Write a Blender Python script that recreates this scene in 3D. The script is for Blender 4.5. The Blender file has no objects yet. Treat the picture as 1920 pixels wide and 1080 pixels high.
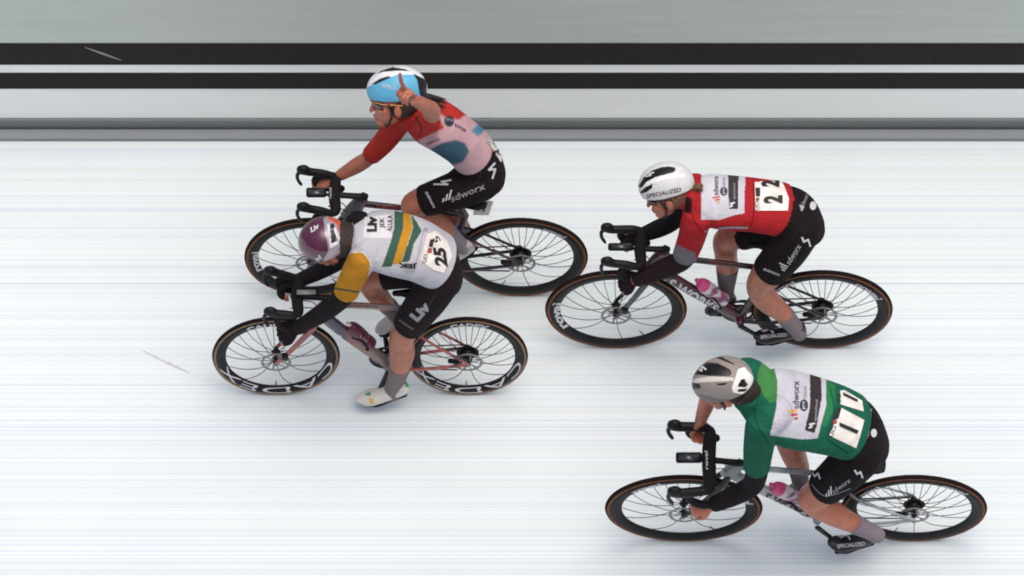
import bpy, bmesh, math, random
import numpy as np
from mathutils import Vector, Matrix
from mathutils.bvhtree import BVHTree

random.seed(7)
R = math.radians
SC = bpy.context.scene
COL = SC.collection

# ------------------------------------------------------------------ camera
S = 375.0                      # photograph pixels per metre
E = R(56.0)                    # how steeply the high camera looks down on the line
cam_d = bpy.data.cameras.new('camera')
cam_d.type = 'ORTHO'
cam_d.ortho_scale = 1920.0 / S
cam_d.clip_end = 400
cam = bpy.data.objects.new('camera', cam_d)
COL.objects.link(cam)
cam.location = (0, -14 * math.cos(E), 14 * math.sin(E))
cam.rotation_euler = (math.pi / 2 - E, 0, 0)
SC.camera = cam

# ------------------------------------------------------------------ light
SUN_EL, SUN_AZ = 80.0, 120.0    # azimuth from +Y (away from the camera) towards +X
w = bpy.data.worlds.new('World'); SC.world = w; w.use_nodes = True
nt = w.node_tree
sky = nt.nodes.new('ShaderNodeTexSky'); sky.sky_type = 'NISHITA'; sky.sun_disc = False
sky.sun_elevation = R(SUN_EL); sky.sun_rotation = R(SUN_AZ)
sky.air_density = 0.8; sky.dust_density = 8.0; sky.ozone_density = 0.6
nt.links.new(sky.outputs[0], nt.nodes['Background'].inputs[0])
nt.nodes['Background'].inputs[1].default_value = 0.15
sd = bpy.data.lights.new('sun', 'SUN'); sd.energy = 0.6; sd.angle = R(60); sd.color = (1.0, .985, .955)
sun = bpy.data.objects.new('sun', sd); COL.objects.link(sun)
az, el = R(SUN_AZ), R(SUN_EL)
sdir = Vector((math.sin(az) * math.cos(el), math.cos(az) * math.cos(el), math.sin(el)))
sun.rotation_euler = sdir.to_track_quat('Z', 'Y').to_euler()
sun.location = sdir * 20
SC.view_settings.view_transform = 'Standard'
SC.view_settings.look = 'None'
SC.view_settings.exposure = 0.07
SC.view_settings.gamma = 1.0
SC.cycles.filter_width = 1.9

# ------------------------------------------------------------------ materials
def lin(c):
    if isinstance(c, str):
        c = [int(c[i:i + 2], 16) / 255 for i in (0, 2, 4)]
    else:
        c = [v / 255 for v in c]
    return tuple(v / 12.92 if v <= .04045 else ((v + .055) / 1.055) ** 2.4 for v in c)

MATS = {}
def mat(name, col=None, rough=.5, metal=0., var=.12, vscale=40., bump=0., bscale=120., coat=0., attr=False, spec=.5,
        sss=0., stretch=(1, 1, 1)):
    if name in MATS: return MATS[name]
    m = bpy.data.materials.new(name); m.use_nodes = True
    t = m.node_tree; b = t.nodes['Principled BSDF']
    b.inputs['Roughness'].default_value = rough
    b.inputs['Metallic'].default_value = metal
    b.inputs['Specular IOR Level'].default_value = spec
    b.inputs['Coat Weight'].default_value = coat
    b.inputs['Coat Roughness'].default_value = .12
    if sss:
        b.inputs['Subsurface Weight'].default_value = sss
        b.inputs['Subsurface Radius'].default_value = (.012, .005, .003)
        b.inputs['Subsurface Scale'].default_value = .5
    tc = t.nodes.new('ShaderNodeTexCoord')
    mp = t.nodes.new('ShaderNodeMapping'); mp.inputs['Scale'].default_value = stretch
    t.links.new(tc.outputs['Object'], mp.inputs[0])
    n = t.nodes.new('ShaderNodeTexNoise'); n.inputs['Scale'].default_value = vscale; n.inputs['Detail'].default_value = 4
    t.links.new(mp.outputs[0], n.inputs['Vector'])
    mr = t.nodes.new('ShaderNodeMapRange')
    mr.inputs['From Min'].default_value = .3; mr.inputs['From Max'].default_value = .7
    mr.inputs['To Min'].default_value = 1 - var; mr.inputs['To Max'].default_value = 1 + var
    t.links.new(n.outputs['Fac'], mr.inputs['Value'])
    mx = t.nodes.new('ShaderNodeMix'); mx.data_type = 'RGBA'; mx.blend_type = 'MULTIPLY'; mx.inputs[0].default_value = 1
    if attr:
        a = t.nodes.new('ShaderNodeAttribute'); a.attribute_name = 'Col'
        t.links.new(a.outputs['Color'], mx.inputs[6])
    else:
        mx.inputs[6].default_value = (*lin(col), 1)
    t.links.new(mr.outputs[0], mx.inputs[7])
    t.links.new(mx.outputs[2], b.inputs['Base Color'])
    if bump:
        n2 = t.nodes.new('ShaderNodeTexNoise'); n2.inputs['Scale'].default_value = bscale; n2.inputs['Detail'].default_value = 3
        n2.inputs['Distortion'].default_value = .6
        t.links.new(mp.outputs[0], n2.inputs['Vector'])
        bp = t.nodes.new('ShaderNodeBump'); bp.inputs['Strength'].default_value = bump; bp.inputs['Distance'].default_value = .01
        t.links.new(n2.outputs['Fac'], bp.inputs['Height'])
        t.links.new(bp.outputs[0], b.inputs['Normal'])
    MATS[name] = m
    return m

mat('skin', attr=True, rough=.42, var=.16, vscale=20, bump=.18, bscale=38, sss=.1)
mat('cloth', attr=True, rough=.85, var=.10, vscale=16, bump=1.0, bscale=15, spec=.14, stretch=(1, .45, 1))
mat('helmet_shell', attr=True, rough=.42, var=.05, vscale=30, coat=.08, spec=.3)
mat('helmet_gloss', attr=True, rough=.22, var=.15, vscale=14, coat=.6, stretch=(1, .2, 1))
mat('sock', attr=True, rough=.9, var=.08, vscale=60, bump=.3, bscale=90)
mat('shoe', attr=True, rough=.42, var=.08, vscale=40, bump=.1, bscale=70)
mat('hair', '2a1c16', rough=.6, var=.5, vscale=120, bump=.8, bscale=150, stretch=(.25, 1, 1))
mat('hair_fair', '6d4a34', rough=.6, var=.45, vscale=120, bump=.8, bscale=150, stretch=(.25, 1, 1))
mat('black_tape', '161315', rough=.75, var=.25, spec=.2, vscale=90, bump=.3, bscale=200)
mat('black_plastic', '131114', rough=.5, var=.2, spec=.25)
mat('carbon', '121013', rough=.4, var=.3, vscale=18, coat=.15, spec=.3)
mat('tread', '1c1514', rough=.9, spec=.1, var=.25, vscale=70)
mat('tan_wall', '785440', rough=.9, spec=.1, var=.2, vscale=50)
mat('tan_wall_pale', '8c745e', rough=.9, spec=.1, var=.2, vscale=50)
mat('rim', '131315', rough=.5, var=.25, vscale=30, spec=.25)
mat('spoke', '121216', rough=.5, spec=.2)
mat('steel', '8a8a8c', rough=.35, metal=.9, var=.3, vscale=60)
mat('dark_steel', '56565b', rough=.38, metal=.8, var=.3)
mat('chain', '2b2725', rough=.5, metal=.7, var=.4, vscale=200)
mat('white_print', 'cbcbcf', rough=.55, var=.05)
mat('pale_print', 'b4b4b9', rough=.6, var=.1)
mat('grey_print', '8f8f93', rough=.55, var=.1)
mat('black_print', '1b181a', rough=.6, var=.1)
mat('red_print', 'c0392c', rough=.6, var=.1)
mat('gold_print', 'd9a03a', rough=.6, var=.1)
mat('navy_print', '22283c', rough=.6, var=.1)
mat('rust_print', '9c3a34', rough=.6, var=.1)
mat('lens_dark', '120d10', rough=.12, coat=.6, var=.1)
mat('lens_red', '40161a', rough=.1, coat=.8, var=.2)
mat('amber_frame', 'c98a4a', rough=.35)
mat('screen', '2a2d30', rough=.15, coat=.8, var=.05)
mat('screen_pale', '8d9088', rough=.3, var=.08)
mat('bib_paper', 'dedbd4', rough=.45, var=.16, vscale=16, bump=.6, bscale=22)
mat('plate', 'cbc9c4', rough=.5, var=.1)
mat('strap', '151316', rough=.7)
mat('strap_red', 'a8452f', rough=.7)
mat('eye_white', 'd8d4cc', rough=.2)

# ------------------------------------------------------------------ mesh helpers
def mesh_from(bm, name):
    bmesh.ops.recalc_face_normals(bm, faces=bm.faces[:])
    me = bpy.data.meshes.new(name); bm.to_mesh(me); bm.free()
    return me

def link(name, me, m, parent=None, smooth=True):
    o = bpy.data.objects.new(name, me)
    COL.objects.link(o)
    if m is not None and not me.materials:
        me.materials.append(MATS[m] if isinstance(m, str) else m)
    if smooth:
        me.polygons.foreach_set('use_smooth', [True] * len(me.polygons))
    if parent is not None: o.parent = parent
    return o

def tag(o, label, cat, group=None, kind=None):
    o['label'] = label
    if cat: o['category'] = cat
    if group: o['group'] = group
    if kind: o['kind'] = kind
    return o

def catmull(vals, sub):
    n = len(vals); out = []
    if n == 2: sub = max(sub // 2, 1)
    for i in range(n - 1):
        p0 = vals[max(i - 1, 0)]; p1 = vals[i]; p2 = vals[i + 1]; p3 = vals[min(i + 2, n - 1)]
        for k in range(sub):
            t = k / sub
            out.append(.5 * (2 * p1 + (p2 - p0) * t + (2 * p0 - 5 * p1 + 4 * p2 - p3) * t * t + (3 * p1 - p0 - 3 * p2 + p3) * t ** 3))
    out.append(vals[-1])
    return out

def sweep(bm, secs, sides=14, sub=4, cap0='round', cap1='round', ref=Vector((0, 1, 0))):
    """secs: (Vector, ra, rb): ra along ref, rb across it"""
    arr = [np.array([s[0].x, s[0].y, s[0].z, s[1], s[2] if len(s) > 2 else s[1]]) for s in secs]
    pts = catmull(arr, sub)
    P = [Vector(p[:3]) for p in pts]
    n = len(P); rings = []
    fr = []
    for i in range(n):
        t = (P[min(i + 1, n - 1)] - P[max(i - 1, 0)])
        if t.length < 1e-9: t = Vector((1, 0, 0))
        t.normalize()
        rf = ref if abs(ref.dot(t)) < .97 else Vector((.7, .1, .7)).normalized()
        A = (rf - t * rf.dot(t)).normalized(); B = t.cross(A)
        fr.append((t, A, B))
    def ring(c, A, B, ra, rb):
        return [bm.verts.new(c + A * ra * math.cos(a) + B * rb * math.sin(a)) for a in [2 * math.pi * k / sides for k in range(sides)]]
    def capset(i, sgn):
        t, A, B = fr[i]; ra, rb = max(pts[i][3], 1e-4), max(pts[i][4], 1e-4); rm = min(ra, rb)
        out = []
        for th in (R(35), R(65)):
            out.append(ring(P[i] + t * sgn * rm * math.sin(th), A, B, ra * math.cos(th), rb * math.cos(th)))
        return out, P[i] + t * sgn * rm
    if cap0 == 'round':
        cs, pole0 = capset(0, -1); rings += cs[::-1]
    for i in range(n):
        rings.append(ring(P[i], fr[i][1], fr[i][2], max(pts[i][3], 1e-4), max(pts[i][4], 1e-4)))
    if cap1 == 'round':
        cs, pole1 = capset(n - 1, 1); rings += cs
    for a, b in zip(rings[:-1], rings[1:]):
        for k in range(sides):
            bm.faces.new((a[k], a[(k + 1) % sides], b[(k + 1) % sides], b[k]))
    for r_, c, pole in ((rings[0], cap0, pole0 if cap0 == 'round' else None), (rings[-1], cap1, pole1 if cap1 == 'round' else None)):
        if c == 'round':
            v = bm.verts.new(pole)
            for k in range(sides): bm.faces.new((r_[k], r_[(k + 1) % sides], v))
        elif c == 'flat':
            bm.faces.new(r_)

def blob(bm, c, ax, rad, seg=16):
    """ellipsoid with axes ax (3 vectors) and radii rad"""
    M = Matrix(((ax[0] * rad[0]), (ax[1] * rad[1]), (ax[2] * rad[2]))).transposed().to_4x4()
    M.translation = c
    bmesh.ops.create_uvsphere(bm, u_segments=seg, v_segments=max(seg * 2 // 3, 6), radius=1, matrix=M)

def box(bm, c, sx, sy, sz, ax=None, bevel=0):
    M = Matrix.Identity(4)
    if ax: M = Matrix((ax[0], ax[1], ax[2])).transposed().to_4x4()
    M = Matrix.Translation(c) @ M @ Matrix.Diagonal((sx, sy, sz, 1))
    r = bmesh.ops.create_cube(bm, size=1, matrix=M)
    if bevel:
        es = {e for v in r['verts'] for e in v.link_edges}
        bmesh.ops.bevel(bm, geom=list(es), offset=bevel, segments=3, affect='EDGES')

def remesh(bm, voxel, smooth=3, name='m'):
    me = mesh_from(bm, name + '_src')
    o = bpy.data.objects.new('tmp', me); COL.objects.link(o)
    r = o.modifiers.new('r', 'REMESH'); r.mode = 'VOXEL'; r.voxel_size = voxel; r.adaptivity = 0
    if smooth:
        s = o.modifiers.new('s', 'SMOOTH'); s.factor = .5; s.iterations = smooth
    dg = bpy.context.evaluated_depsgraph_get(); dg.update()
    out = bpy.data.meshes.new_from_object(o.evaluated_get(dg))
    out.name = name
    bpy.data.objects.remove(o); bpy.data.meshes.remove(me)
    return out

def inpoly(px, py, poly):
    ins = np.zeros(len(px), bool)
    n = len(poly)
    for i in range(n):
        x1, y1 = poly[i]; x2, y2 = poly[(i + 1) % n]
        if y1 == y2: continue
        c = ((y1 > py) != (y2 > py)) & (px < (x2 - x1) * (py - y1) / (y2 - y1) + x1)
        ins ^= c
    return ins

# ------------------------------------------------------------------ one frame of reference for each bicycle and its rider
class Frame:
    def __init__(s, hub_f, hub_r, wf, wr, e):
        s.e = R(e); s.sn = S * math.sin(s.e); s.cs = S * math.cos(s.e)
        s.hubf, s.hubr, s.wf, s.wr = hub_f, hub_r, wf, wr
        s.y0 = (hub_f[1] + hub_r[1]) / 2 + .34 * s.cs
        s.cx = (hub_f[0] + hub_r[0]) / 2
        s.d = Vector((0, math.cos(s.e), -math.sin(s.e)))
        s.loc = ((s.cx - 960) / S, (540 - s.y0) / (S * math.sin(E)), 0)
        s.rot = (s.e - E, 0, 0)
    def P(s, px, py, v=0.):
        return Vector(((px - s.cx) / S, v, (s.y0 - py - v * s.sn) / s.cs))
    def H(s, px, v, h):
        return Vector(((px - s.cx) / S, v, h))
    def pix(s, co):
        return co[:, 0] * S + s.cx, s.y0 - co[:, 1] * s.sn - co[:, 2] * s.cs
    def L(s, pts):          # limb: px, py, v, radius in px
        return [(s.P(a[0], a[1], a[2]), a[3] / S, (a[4] if len(a) > 4 else a[3]) / S) for a in pts]
    def root(s, name):
        o = bpy.data.objects.new(name, None); COL.objects.link(o)
        o.empty_display_size = .2
        o.location = s.loc; o.rotation_euler = s.rot
        return o

def paint(me, F, base, regions, k=.8, soft=0):
    """garment colours: regions = (outline, colour, only_facing)"""
    n = len(me.vertices)
    co = np.empty(n * 3); me.vertices.foreach_get('co', co); co = co.reshape(-1, 3)
    no = np.empty(n * 3); me.vertices.foreach_get('normal', no); no = no.reshape(-1, 3)
    px, py = F.pix(co)
    face = -(no @ np.array(F.d)) > -.25
    c = np.ones((n, 4)); c[:, :3] = lin(base)

    offs = [(0, 0)] + ([(soft * r_ * math.cos(a_), soft * r_ * math.sin(a_)) for r_ in (.5, 1) for a_ in [math.pi * q_ / 4 for q_ in range(8)]] if soft else [])
    acc = np.zeros((n, 3))
    for ox, oy in offs:
        cc = c[:, :3].copy()
        for reg in regions:
            sel = inpoly(px + ox, py + oy, reg[0])
            if len(reg) < 3 or reg[2]: sel &= face
            cc[sel] = lin(reg[1])
        acc += cc
    c[:, :3] = acc / len(offs)
    c[:, :3] *= k
    a = me.color_attributes.new('Col', 'FLOAT_COLOR', 'POINT')
    a.data.foreach_set('color', c.reshape(-1).astype(np.float32))

def bvh_of(objs):
    vs, fs = [], []
    for o in objs:
        b = len(vs)
        vs += [v.co.copy() for v in o.data.vertices]
        fs += [[b + i for i in p.vertices] for p in o.data.polygons]
    return BVHTree.FromPolygons(vs, fs)

def grid_cut(bm, step):
    for ax in (0, 1):
        lo = min(v.co[ax] for v in bm.verts); hi = max(v.co[ax] for v in bm.verts)
        k = math.floor(lo / step) + 1
        while k * step < hi:
            n = Vector((0, 0, 0)); n[ax] = 1; c = Vector((0, 0, 0)); c[ax] = k * step
            bmesh.ops.bisect_plane(bm, geom=bm.verts[:] + bm.edges[:] + bm.faces[:], plane_co=c, plane_no=n)
            k += 1

def drape(F, bvh, bm, name, m, parent, lift=.002, step=4.):
    """lay a flat outline (drawn in photograph pixels) onto a surface as a thin skin that follows it"""
    bmesh.ops.triangulate(bm, faces=bm.faces[:])
    grid_cut(bm, step)
    dead = []
    for v in bm.verts:
        o = F.P(v.co.x, v.co.y, 0) - F.d * 3
        hit, nrm, _, _ = bvh.ray_cast(o, F.d)
        if hit is None: dead.append(v)
        else:
            if nrm.dot(F.d) > 0: nrm = -nrm
            v.co = hit + nrm * lift - F.d * lift * .5
    bmesh.ops.delete(bm, geom=dead, context='VERTS')
    if not bm.faces:
        bm.free(); return None
    # drop skins that bridge from one surface to another
    bad = [f for f in bm.faces if f.calc_perimeter() > 22 * step / S]
    bmesh.ops.delete(bm, geom=bad, context='FACES_ONLY')
    return link(name, mesh_from(bm, name), m, parent)

def polybm(polys):
    bm = bmesh.new()
    for p in polys:
        bm.faces.new([bm.verts.new((x, y, 0)) for x, y in p])
    return bm

TXT = {}
def text_mesh(s, bold=.02, shear=0., space=1.0):
    k = (s, bold, shear, space)
    if k not in TXT:
        cu = bpy.data.curves.new('t', 'FONT'); cu.body = s; cu.size = 1; cu.resolution_u = 3
        cu.offset = bold; cu.shear = shear; cu.space_character = space
        o = bpy.data.objects.new('t', cu); COL.objects.link(o)
        dg = bpy.context.evaluated_depsgraph_get(); dg.update()
        me = bpy.data.meshes.new_from_object(o.evaluated_get(dg))
        vs = [v.co.copy() for v in me.vertices]; fs = [list(p.vertices) for p in me.polygons]
        bpy.data.objects.remove(o); bpy.data.meshes.remove(me); bpy.data.curves.remove(cu)
        x0 = min(v.x for v in vs); x1 = max(v.x for v in vs); y0 = min(v.y for v in vs); y1 = max(v.y for v in vs)
        TXT[k] = ([((v.x - x0) / (x1 - x0), (v.y - y0) / (y1 - y0)) for v in vs], fs)
    return TXT[k]

def text_px(s, o, u, v, **kw):
    """text laid in the parallelogram: origin o (bottom left), u along the line, v up the letters; photograph pixels"""
    vs, fs = text_mesh(s, **kw)
    bm = bmesh.new()
    bv = [bm.verts.new((o[0] + u[0] * a + v[0] * b, o[1] + u[1] * a + v[1] * b, 0)) for a, b in vs]
    for f in fs:
        try: bm.faces.new([bv[i] for i in f])
        except ValueError: pass
    return bm

# ================================================================== the setting
def road_material():
    m = bpy.data.materials.new('white_road_paint'); m.use_nodes = True
    t = m.node_tree; b = t.nodes['Principled BSDF']
    b.inputs['Roughness'].default_value = .75
    b.inputs['Specular IOR Level'].default_value = .2
    tc = t.nodes.new('ShaderNodeTexCoord')
    def streak(scale, lo, hi, thr0, thr1, seed):
        mp = t.nodes.new('ShaderNodeMapping'); mp.inputs['Scale'].default_value = (.006, scale, 1); mp.inputs['Location'].default_value = (seed, seed * 3.1, 0)
        t.links.new(tc.outputs['Object'], mp.inputs[0])
        n = t.nodes.new('ShaderNodeTexNoise'); n.inputs['Scale'].default_value = 1; n.inputs['Detail'].default_value = 3
        t.links.new(mp.outputs[0], n.inputs['Vector'])
        cr = t.nodes.new('ShaderNodeValToRGB')
        cr.color_ramp.elements[0].position = thr0; cr.color_ramp.elements[1].position = thr1
        cr.color_ramp.elements[0].color = (*lo, 1); cr.color_ramp.elements[1].color = (*hi, 1)
        t.links.new(n.outputs['Fac'], cr.inputs[0]); return cr.outputs[0]
    base = t.nodes.new('ShaderNodeRGB'); base.outputs[0].default_value = (.675, .755, .785, 1)
    cur = base.outputs[0]
    W = (1, 1, 1)
    for args in ((80, (.91, .885, .955), W, .38, .43, 1.7), (95, (.945, .985, .86), W, .37, .41, 5.2), (70, (.885, .94, .95), W, .38, .44, 9.9), (150, (.80, .79, .80), W, .31, .345, 13.3),
                 (12, (.95, .96, .965), W, .35, .6, 3.3), (190, (.91, .92, .93), W, .42, .50, 7.1), (125, (.81, .84, .80), W, .285, .315, 21.3)):
        mx = t.nodes.new('ShaderNodeMix'); mx.data_type = 'RGBA'; mx.blend_type = 'MULTIPLY'; mx.inputs[0].default_value = 1
        t.links.new(cur, mx.inputs[6]); t.links.new(streak(*args), mx.inputs[7]); cur = mx.outputs[2]
    # fine grain of the paint
    n = t.nodes.new('ShaderNodeTexNoise'); n.inputs['Scale'].default_value = 210; n.inputs['Detail'].default_value = 2
    t.links.new(tc.outputs['Object'], n.inputs['Vector'])
    mr = t.nodes.new('ShaderNodeMapRange'); mr.inputs['To Min'].default_value = .90; mr.inputs['To Max'].default_value = 1.09
    t.links.new(n.outputs['Fac'], mr.inputs['Value'])
    mx = t.nodes.new('ShaderNodeMix'); mx.data_type = 'RGBA'; mx.blend_type = 'MULTIPLY'; mx.inputs[0].default_value = 1
    t.links.new(cur, mx.inputs[6]); t.links.new(mr.outputs[0], mx.inputs[7])
    n3 = t.nodes.new('ShaderNodeTexNoise'); n3.inputs['Scale'].default_value = .9; n3.inputs['Detail'].default_value = 2
    t.links.new(tc.outputs['Object'], n3.inputs['Vector'])
    mr3 = t.nodes.new('ShaderNodeMapRange'); mr3.inputs['To Min'].default_value = .94; mr3.inputs['To Max'].default_value = 1.05
    t.links.new(n3.outputs['Fac'], mr3.inputs['Value'])
    mx3 = t.nodes.new('ShaderNodeMix'); mx3.data_type = 'RGBA'; mx3.blend_type = 'MULTIPLY'; mx3.inputs[0].default_value = 1
    t.links.new(mx.outputs[2], mx3.inputs[6]); t.links.new(mr3.outputs[0], mx3.inputs[7])
    t.links.new(mx3.outputs[2], b.inputs['Base Color'])
    return m

def gy(py, h=0.): return (540 - py - h * S * math.cos(E)) / (S * math.sin(E))

mat('asphalt', '4a4a4c', rough=.9, var=.2, vscale=90)
mat('kerb_stone', '848c92', rough=.85, var=.06, vscale=8, stretch=(.15, 6, 6))
mat('rail_grey', '757b7c', rough=.6, var=.06, vscale=8, stretch=(.15, 6, 6))
mat('board_pale', 'eef2ef', rough=.7, spec=.2, var=.03, vscale=6, stretch=(.2, 3, 3))
mat('board_upper', 'c2cac4', rough=.7, spec=.2, var=.05, vscale=6, stretch=(.2, 3, 3))
mat('board_black', '2c2827', rough=.75, spec=.1, var=.3, vscale=140)
mat('rail_dark', '4a4d4a', rough=.7, spec=.2)
mat('scuff_faint', 'cbd5d9', rough=.8, var=.03, vscale=20)
mat('scratch', '8b8786', rough=.6)
mat('scuff', 'c3c3c9', rough=.8, var=.15, vscale=30)

bm = bmesh.new(); bmesh.ops.create_grid(bm, x_segments=1, y_segments=1, size=150)
g = link('ground', mesh_from(bm, 'ground'), 'asphalt', None, False); g.location.z = -.03
tag(g, 'grey asphalt ground far around the finish', None, kind='structure')
EDGE = gy(265)
bm = bmesh.new()
vs = [bm.verts.new(p) for p in ((-40, -6, 0), (40, -6, 0), (40, EDGE, 0), (-40, EDGE, 0))]; bm.faces.new(vs)
ret = bmesh.ops.extrude_face_region(bm, geom=bm.faces[:])
for v in ret['geom']:
    if isinstance(v, bmesh.types.BMVert): v.co.z = -.026
road = link('road', mesh_from(bm, 'road'), road_material(), None, False)
tag(road, 'white painted road surface with faint lengthwise streaks', None, kind='structure')

KH = .022
bm = bmesh.new(); k1 = gy(237, KH)
box(bm, Vector((0, (EDGE + .002 + k1 + .2) / 2, KH / 2 - .012)), 80, k1 + .2 - EDGE - .002, KH + .024, bevel=.003)
kerb = link('kerb', mesh_from(bm, 'kerb'), 'kerb_stone', None, False)
tag(kerb, 'low grey kerb along the far edge of the white road', None, kind='structure')

# the barrier behind the kerb: rail, board and its bands, back posts
BY = k1
bar = bpy.data.objects.new('barrier', None); COL.objects.link(bar); bar.location = (0, BY, KH)
tag(bar, 'pale grey roadside barrier board with two black bands above the kerb', 'barrier')
def hb(py): return (540 - py - BY * S * math.sin(E)) / (S * math.cos(E)) - KH
def band(name, pb, pt, m, proud, thick=.02):
    bm = bmesh.new(); z0, z1 = hb(pb), hb(pt)
    box(bm, Vector((0, thick / 2 - proud, (z0 + z1) / 2)), 24, thick, z1 - z0, bevel=.0015)
    return link(name, mesh_from(bm, name), m, bar, False)
band('bottom_rail', 236.6, 222, 'rail_grey', .012, .035)
band('board', 221.4, 100, 'board_pale', 0)
band('top_board', 99, -70, 'board_upper', 0)
b1 = band('black_band', 166, 136, 'board_black', .003, .0028)
b2 = band('black_band', 121, 80.5, 'board_black', .003, .0028)
bm = bmesh.new(); box(bm, Vector((0, -.004, hb(234.6))), 24, .02, .006, bevel=.001)
link('rail_lip', mesh_from(bm, 'lip'), 'rail_dark', bar, False).location.y = -.006
for x in range(-10, 11, 2):
    bm = bmesh.new(); box(bm, Vector((x + .4, .06, .66)), .04, .04, 1.32, bevel=.004)
    link('post', mesh_from(bm, 'post'), 'rail_grey', bar, False)
def streak_mark(name, pts, width, m, parent, conv):
    bm = bmesh.new(); prev = None
    for i, (px, py) in enumerate(pts):
        t = i / (len(pts) - 1); ww = width * math.sin(math.pi * (.06 + .88 * t)) / 2
        a = bm.verts.new(conv(px, py - ww)); b = bm.verts.new(conv(px, py + ww))
        if prev: bm.faces.new((prev[0], a, b, prev[1]))
        prev = (a, b)
    return link(name, mesh_from(bm, name), m, parent, False)
def lerp_pts(p, q, n): return [(p[0] + (q[0] - p[0]) * i / n, p[1] + (q[1] - p[1]) * i / n) for i in range(n + 1)]
streak_mark('scratch', lerp_pts((158, 87), (228, 112), 8), 4, 'scratch', bar, lambda px, py: Vector(((px - 960) / S, -.0042, hb(py))))
streak_mark('scuff_mark', lerp_pts((268, 658), (355, 699), 8), 5, 'scuff', road, lambda px, py: Vector(((px - 960) / S, gy(py), .004)))



# ================================================================== bicycles
def lathe(prof, n=72, sx=1.):
    """closed profile of (r, v) spun about the lateral axis"""
    bm = bmesh.new(); rings = []
    for k in range(n):
        a = 2 * math.pi * k / n
        rings.append([bm.verts.new((r * math.cos(a) * sx, v, r * math.sin(a))) for r, v in prof])
    m = len(prof)
    for k in range(n):
        A, B = rings[k], rings[(k + 1) % n]
        for j in range(m):
            bm.faces.new((A[j], A[(j + 1) % m], B[(j + 1) % m], B[j]))
    return bm

def arc_text(s, a0, a1, r0, r1, v, sx, **kw):
    """letters bent round the rim, reading clockwise from angle a0 to a1 (degrees), feet at r0, heads at r1"""
    vs, fs = text_mesh(s, **kw); bm = bmesh.new()
    bv = [bm.verts.new((x, y, 0)) for x, y in vs]
    for f in fs:
        try: bm.faces.new([bv[i] for i in f])
        except ValueError: pass
    bmesh.ops.triangulate(bm, faces=bm.faces[:])
    step = .04; k = 1
    while k * step < 1:
        bmesh.ops.bisect_plane(bm, geom=bm.verts[:] + bm.edges[:] + bm.faces[:], plane_co=(k * step, 0, 0), plane_no=(1, 0, 0)); k += 1
    for q in bm.verts:
        a = R(a0 + (a1 - a0) * q.co.x); r = r0 + (r1 - r0) * q.co.y
        vv = v(r) if callable(v) else v
        q.co = Vector((r * math.cos(a) * sx, vv, r * math.sin(a)))
    return bm

def wheel(F, bike, hub, width, spec, front):
    sx = width / 2 / S / .34
    o = F.H(hub[0], 0, .34)
    # rim is the part that carries tyre, spokes, hub ...
    rim = link('wheel', mesh_from(lathe([(.3175, -.013), (.3175, .013), (.300, .0135), (.272, .007), (.2665, 0), (.272, -.007), (.300, -.0135)], 96, sx), 'rim'),
               'rim', bike)
    rim.location = o
    rv = lambda r: -(.0135 - max(0, (.300 - r)) / .028 * .0065) - .0012
    ty = link('tyre', mesh_from(lathe([(.3165, -.0115), (.324, -.0142), (.331, -.0128), (.337, -.008), (.340, 0), (.337, .008), (.331, .0128), (.324, .0142), (.3165, .0115)], 96, sx), 'tyre'),
              None, rim)
    ty.data.materials.append(MATS['tread']); ty.data.materials.append(MATS[spec['wall']])
    for p in ty.data.polygons:
        r = math.hypot(p.center.x / sx, p.center.z)
        p.material_index = 1 if r < .3315 else 0
    # spokes: laced, drawn out by the travel of the wheel past the line
    n = spec['nsp'][0 if front else 1]
    for k in range(n):
        th = 2 * math.pi * (k + spec.get('ph', .3)) / n
        pts = []
        for j in range(10):
            r = .022 + (.270 - .022) * j / 9
            a = th
            for _ in range(60): a = th + .92 * (r / .34) * math.cos(a)
            v = (-1 if k % 2 else 1) * .024 * (1 - j / 9)
            pts.append((Vector((r * math.cos(a) * sx, v, r * math.sin(a))), .0019, .0019))
        b = bmesh.new(); sweep(b, pts, sides=5, sub=1, cap0='flat', cap1='flat')
        link('spoke', mesh_from(b, 'spoke'), 'spoke', rim)
    # valve
    b = bmesh.new(); va = R(spec['valve'][0 if front else 1])
    sweep(b, [(Vector((.268 * math.cos(va) * sx, 0, .268 * math.sin(va))), .0035), (Vector((.225 * math.cos(va) * sx, 0, .225 * math.sin(va))), .0025)], sides=8, sub=1)
    link('valve', mesh_from(b, 'valve'), 'dark_steel', rim)
    # hub and brake disc
    b = bmesh.new()
    sweep(b, [(Vector((0, -.046, 0)), .012), (Vector((0, -.03, 0)), .016), (Vector((0, -.024, 0)), .024), (Vector((0, -.018, 0)), .013), (Vector((0, .018, 0)), .013),
              (Vector((0, .024, 0)), .024), (Vector((0, .03, 0)), .016), (Vector((0, .046, 0)), .012)], sides=18, sub=2, ref=Vector((1, 0, 0)))
    link('hub', mesh_from(b, 'hub'), 'black_plastic', rim)
    b = lathe([(.076, -.0405), (.076, -.0388), (.062, -.0388), (.062, -.0405)], 48)
    for k in range(6):
        a = 2 * math.pi * k / 6 + .3
        sweep(b, [(Vector((.016 * math.cos(a - .5), -.0396, .016 * math.sin(a - .5))), .0012, .006), (Vector((.064 * math.cos(a), -.0396, .064 * math.sin(a))), .001, .0045)], sides=6, sub=1)
    link('brake_disc', mesh_from(b, 'brake_disc'), 'steel', rim)
    for txt in spec['print'][0 if front else 1]:
        s, a0, a1, r0, r1 = txt[:5]
        link('lettering', mesh_from(arc_text(s, a0, a1, r0, r1, rv, sx, bold=(.0 if a0 > 300 else .04)), 'lettering'), 'white_print', rim, False)
    return rim, o, sx

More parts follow.
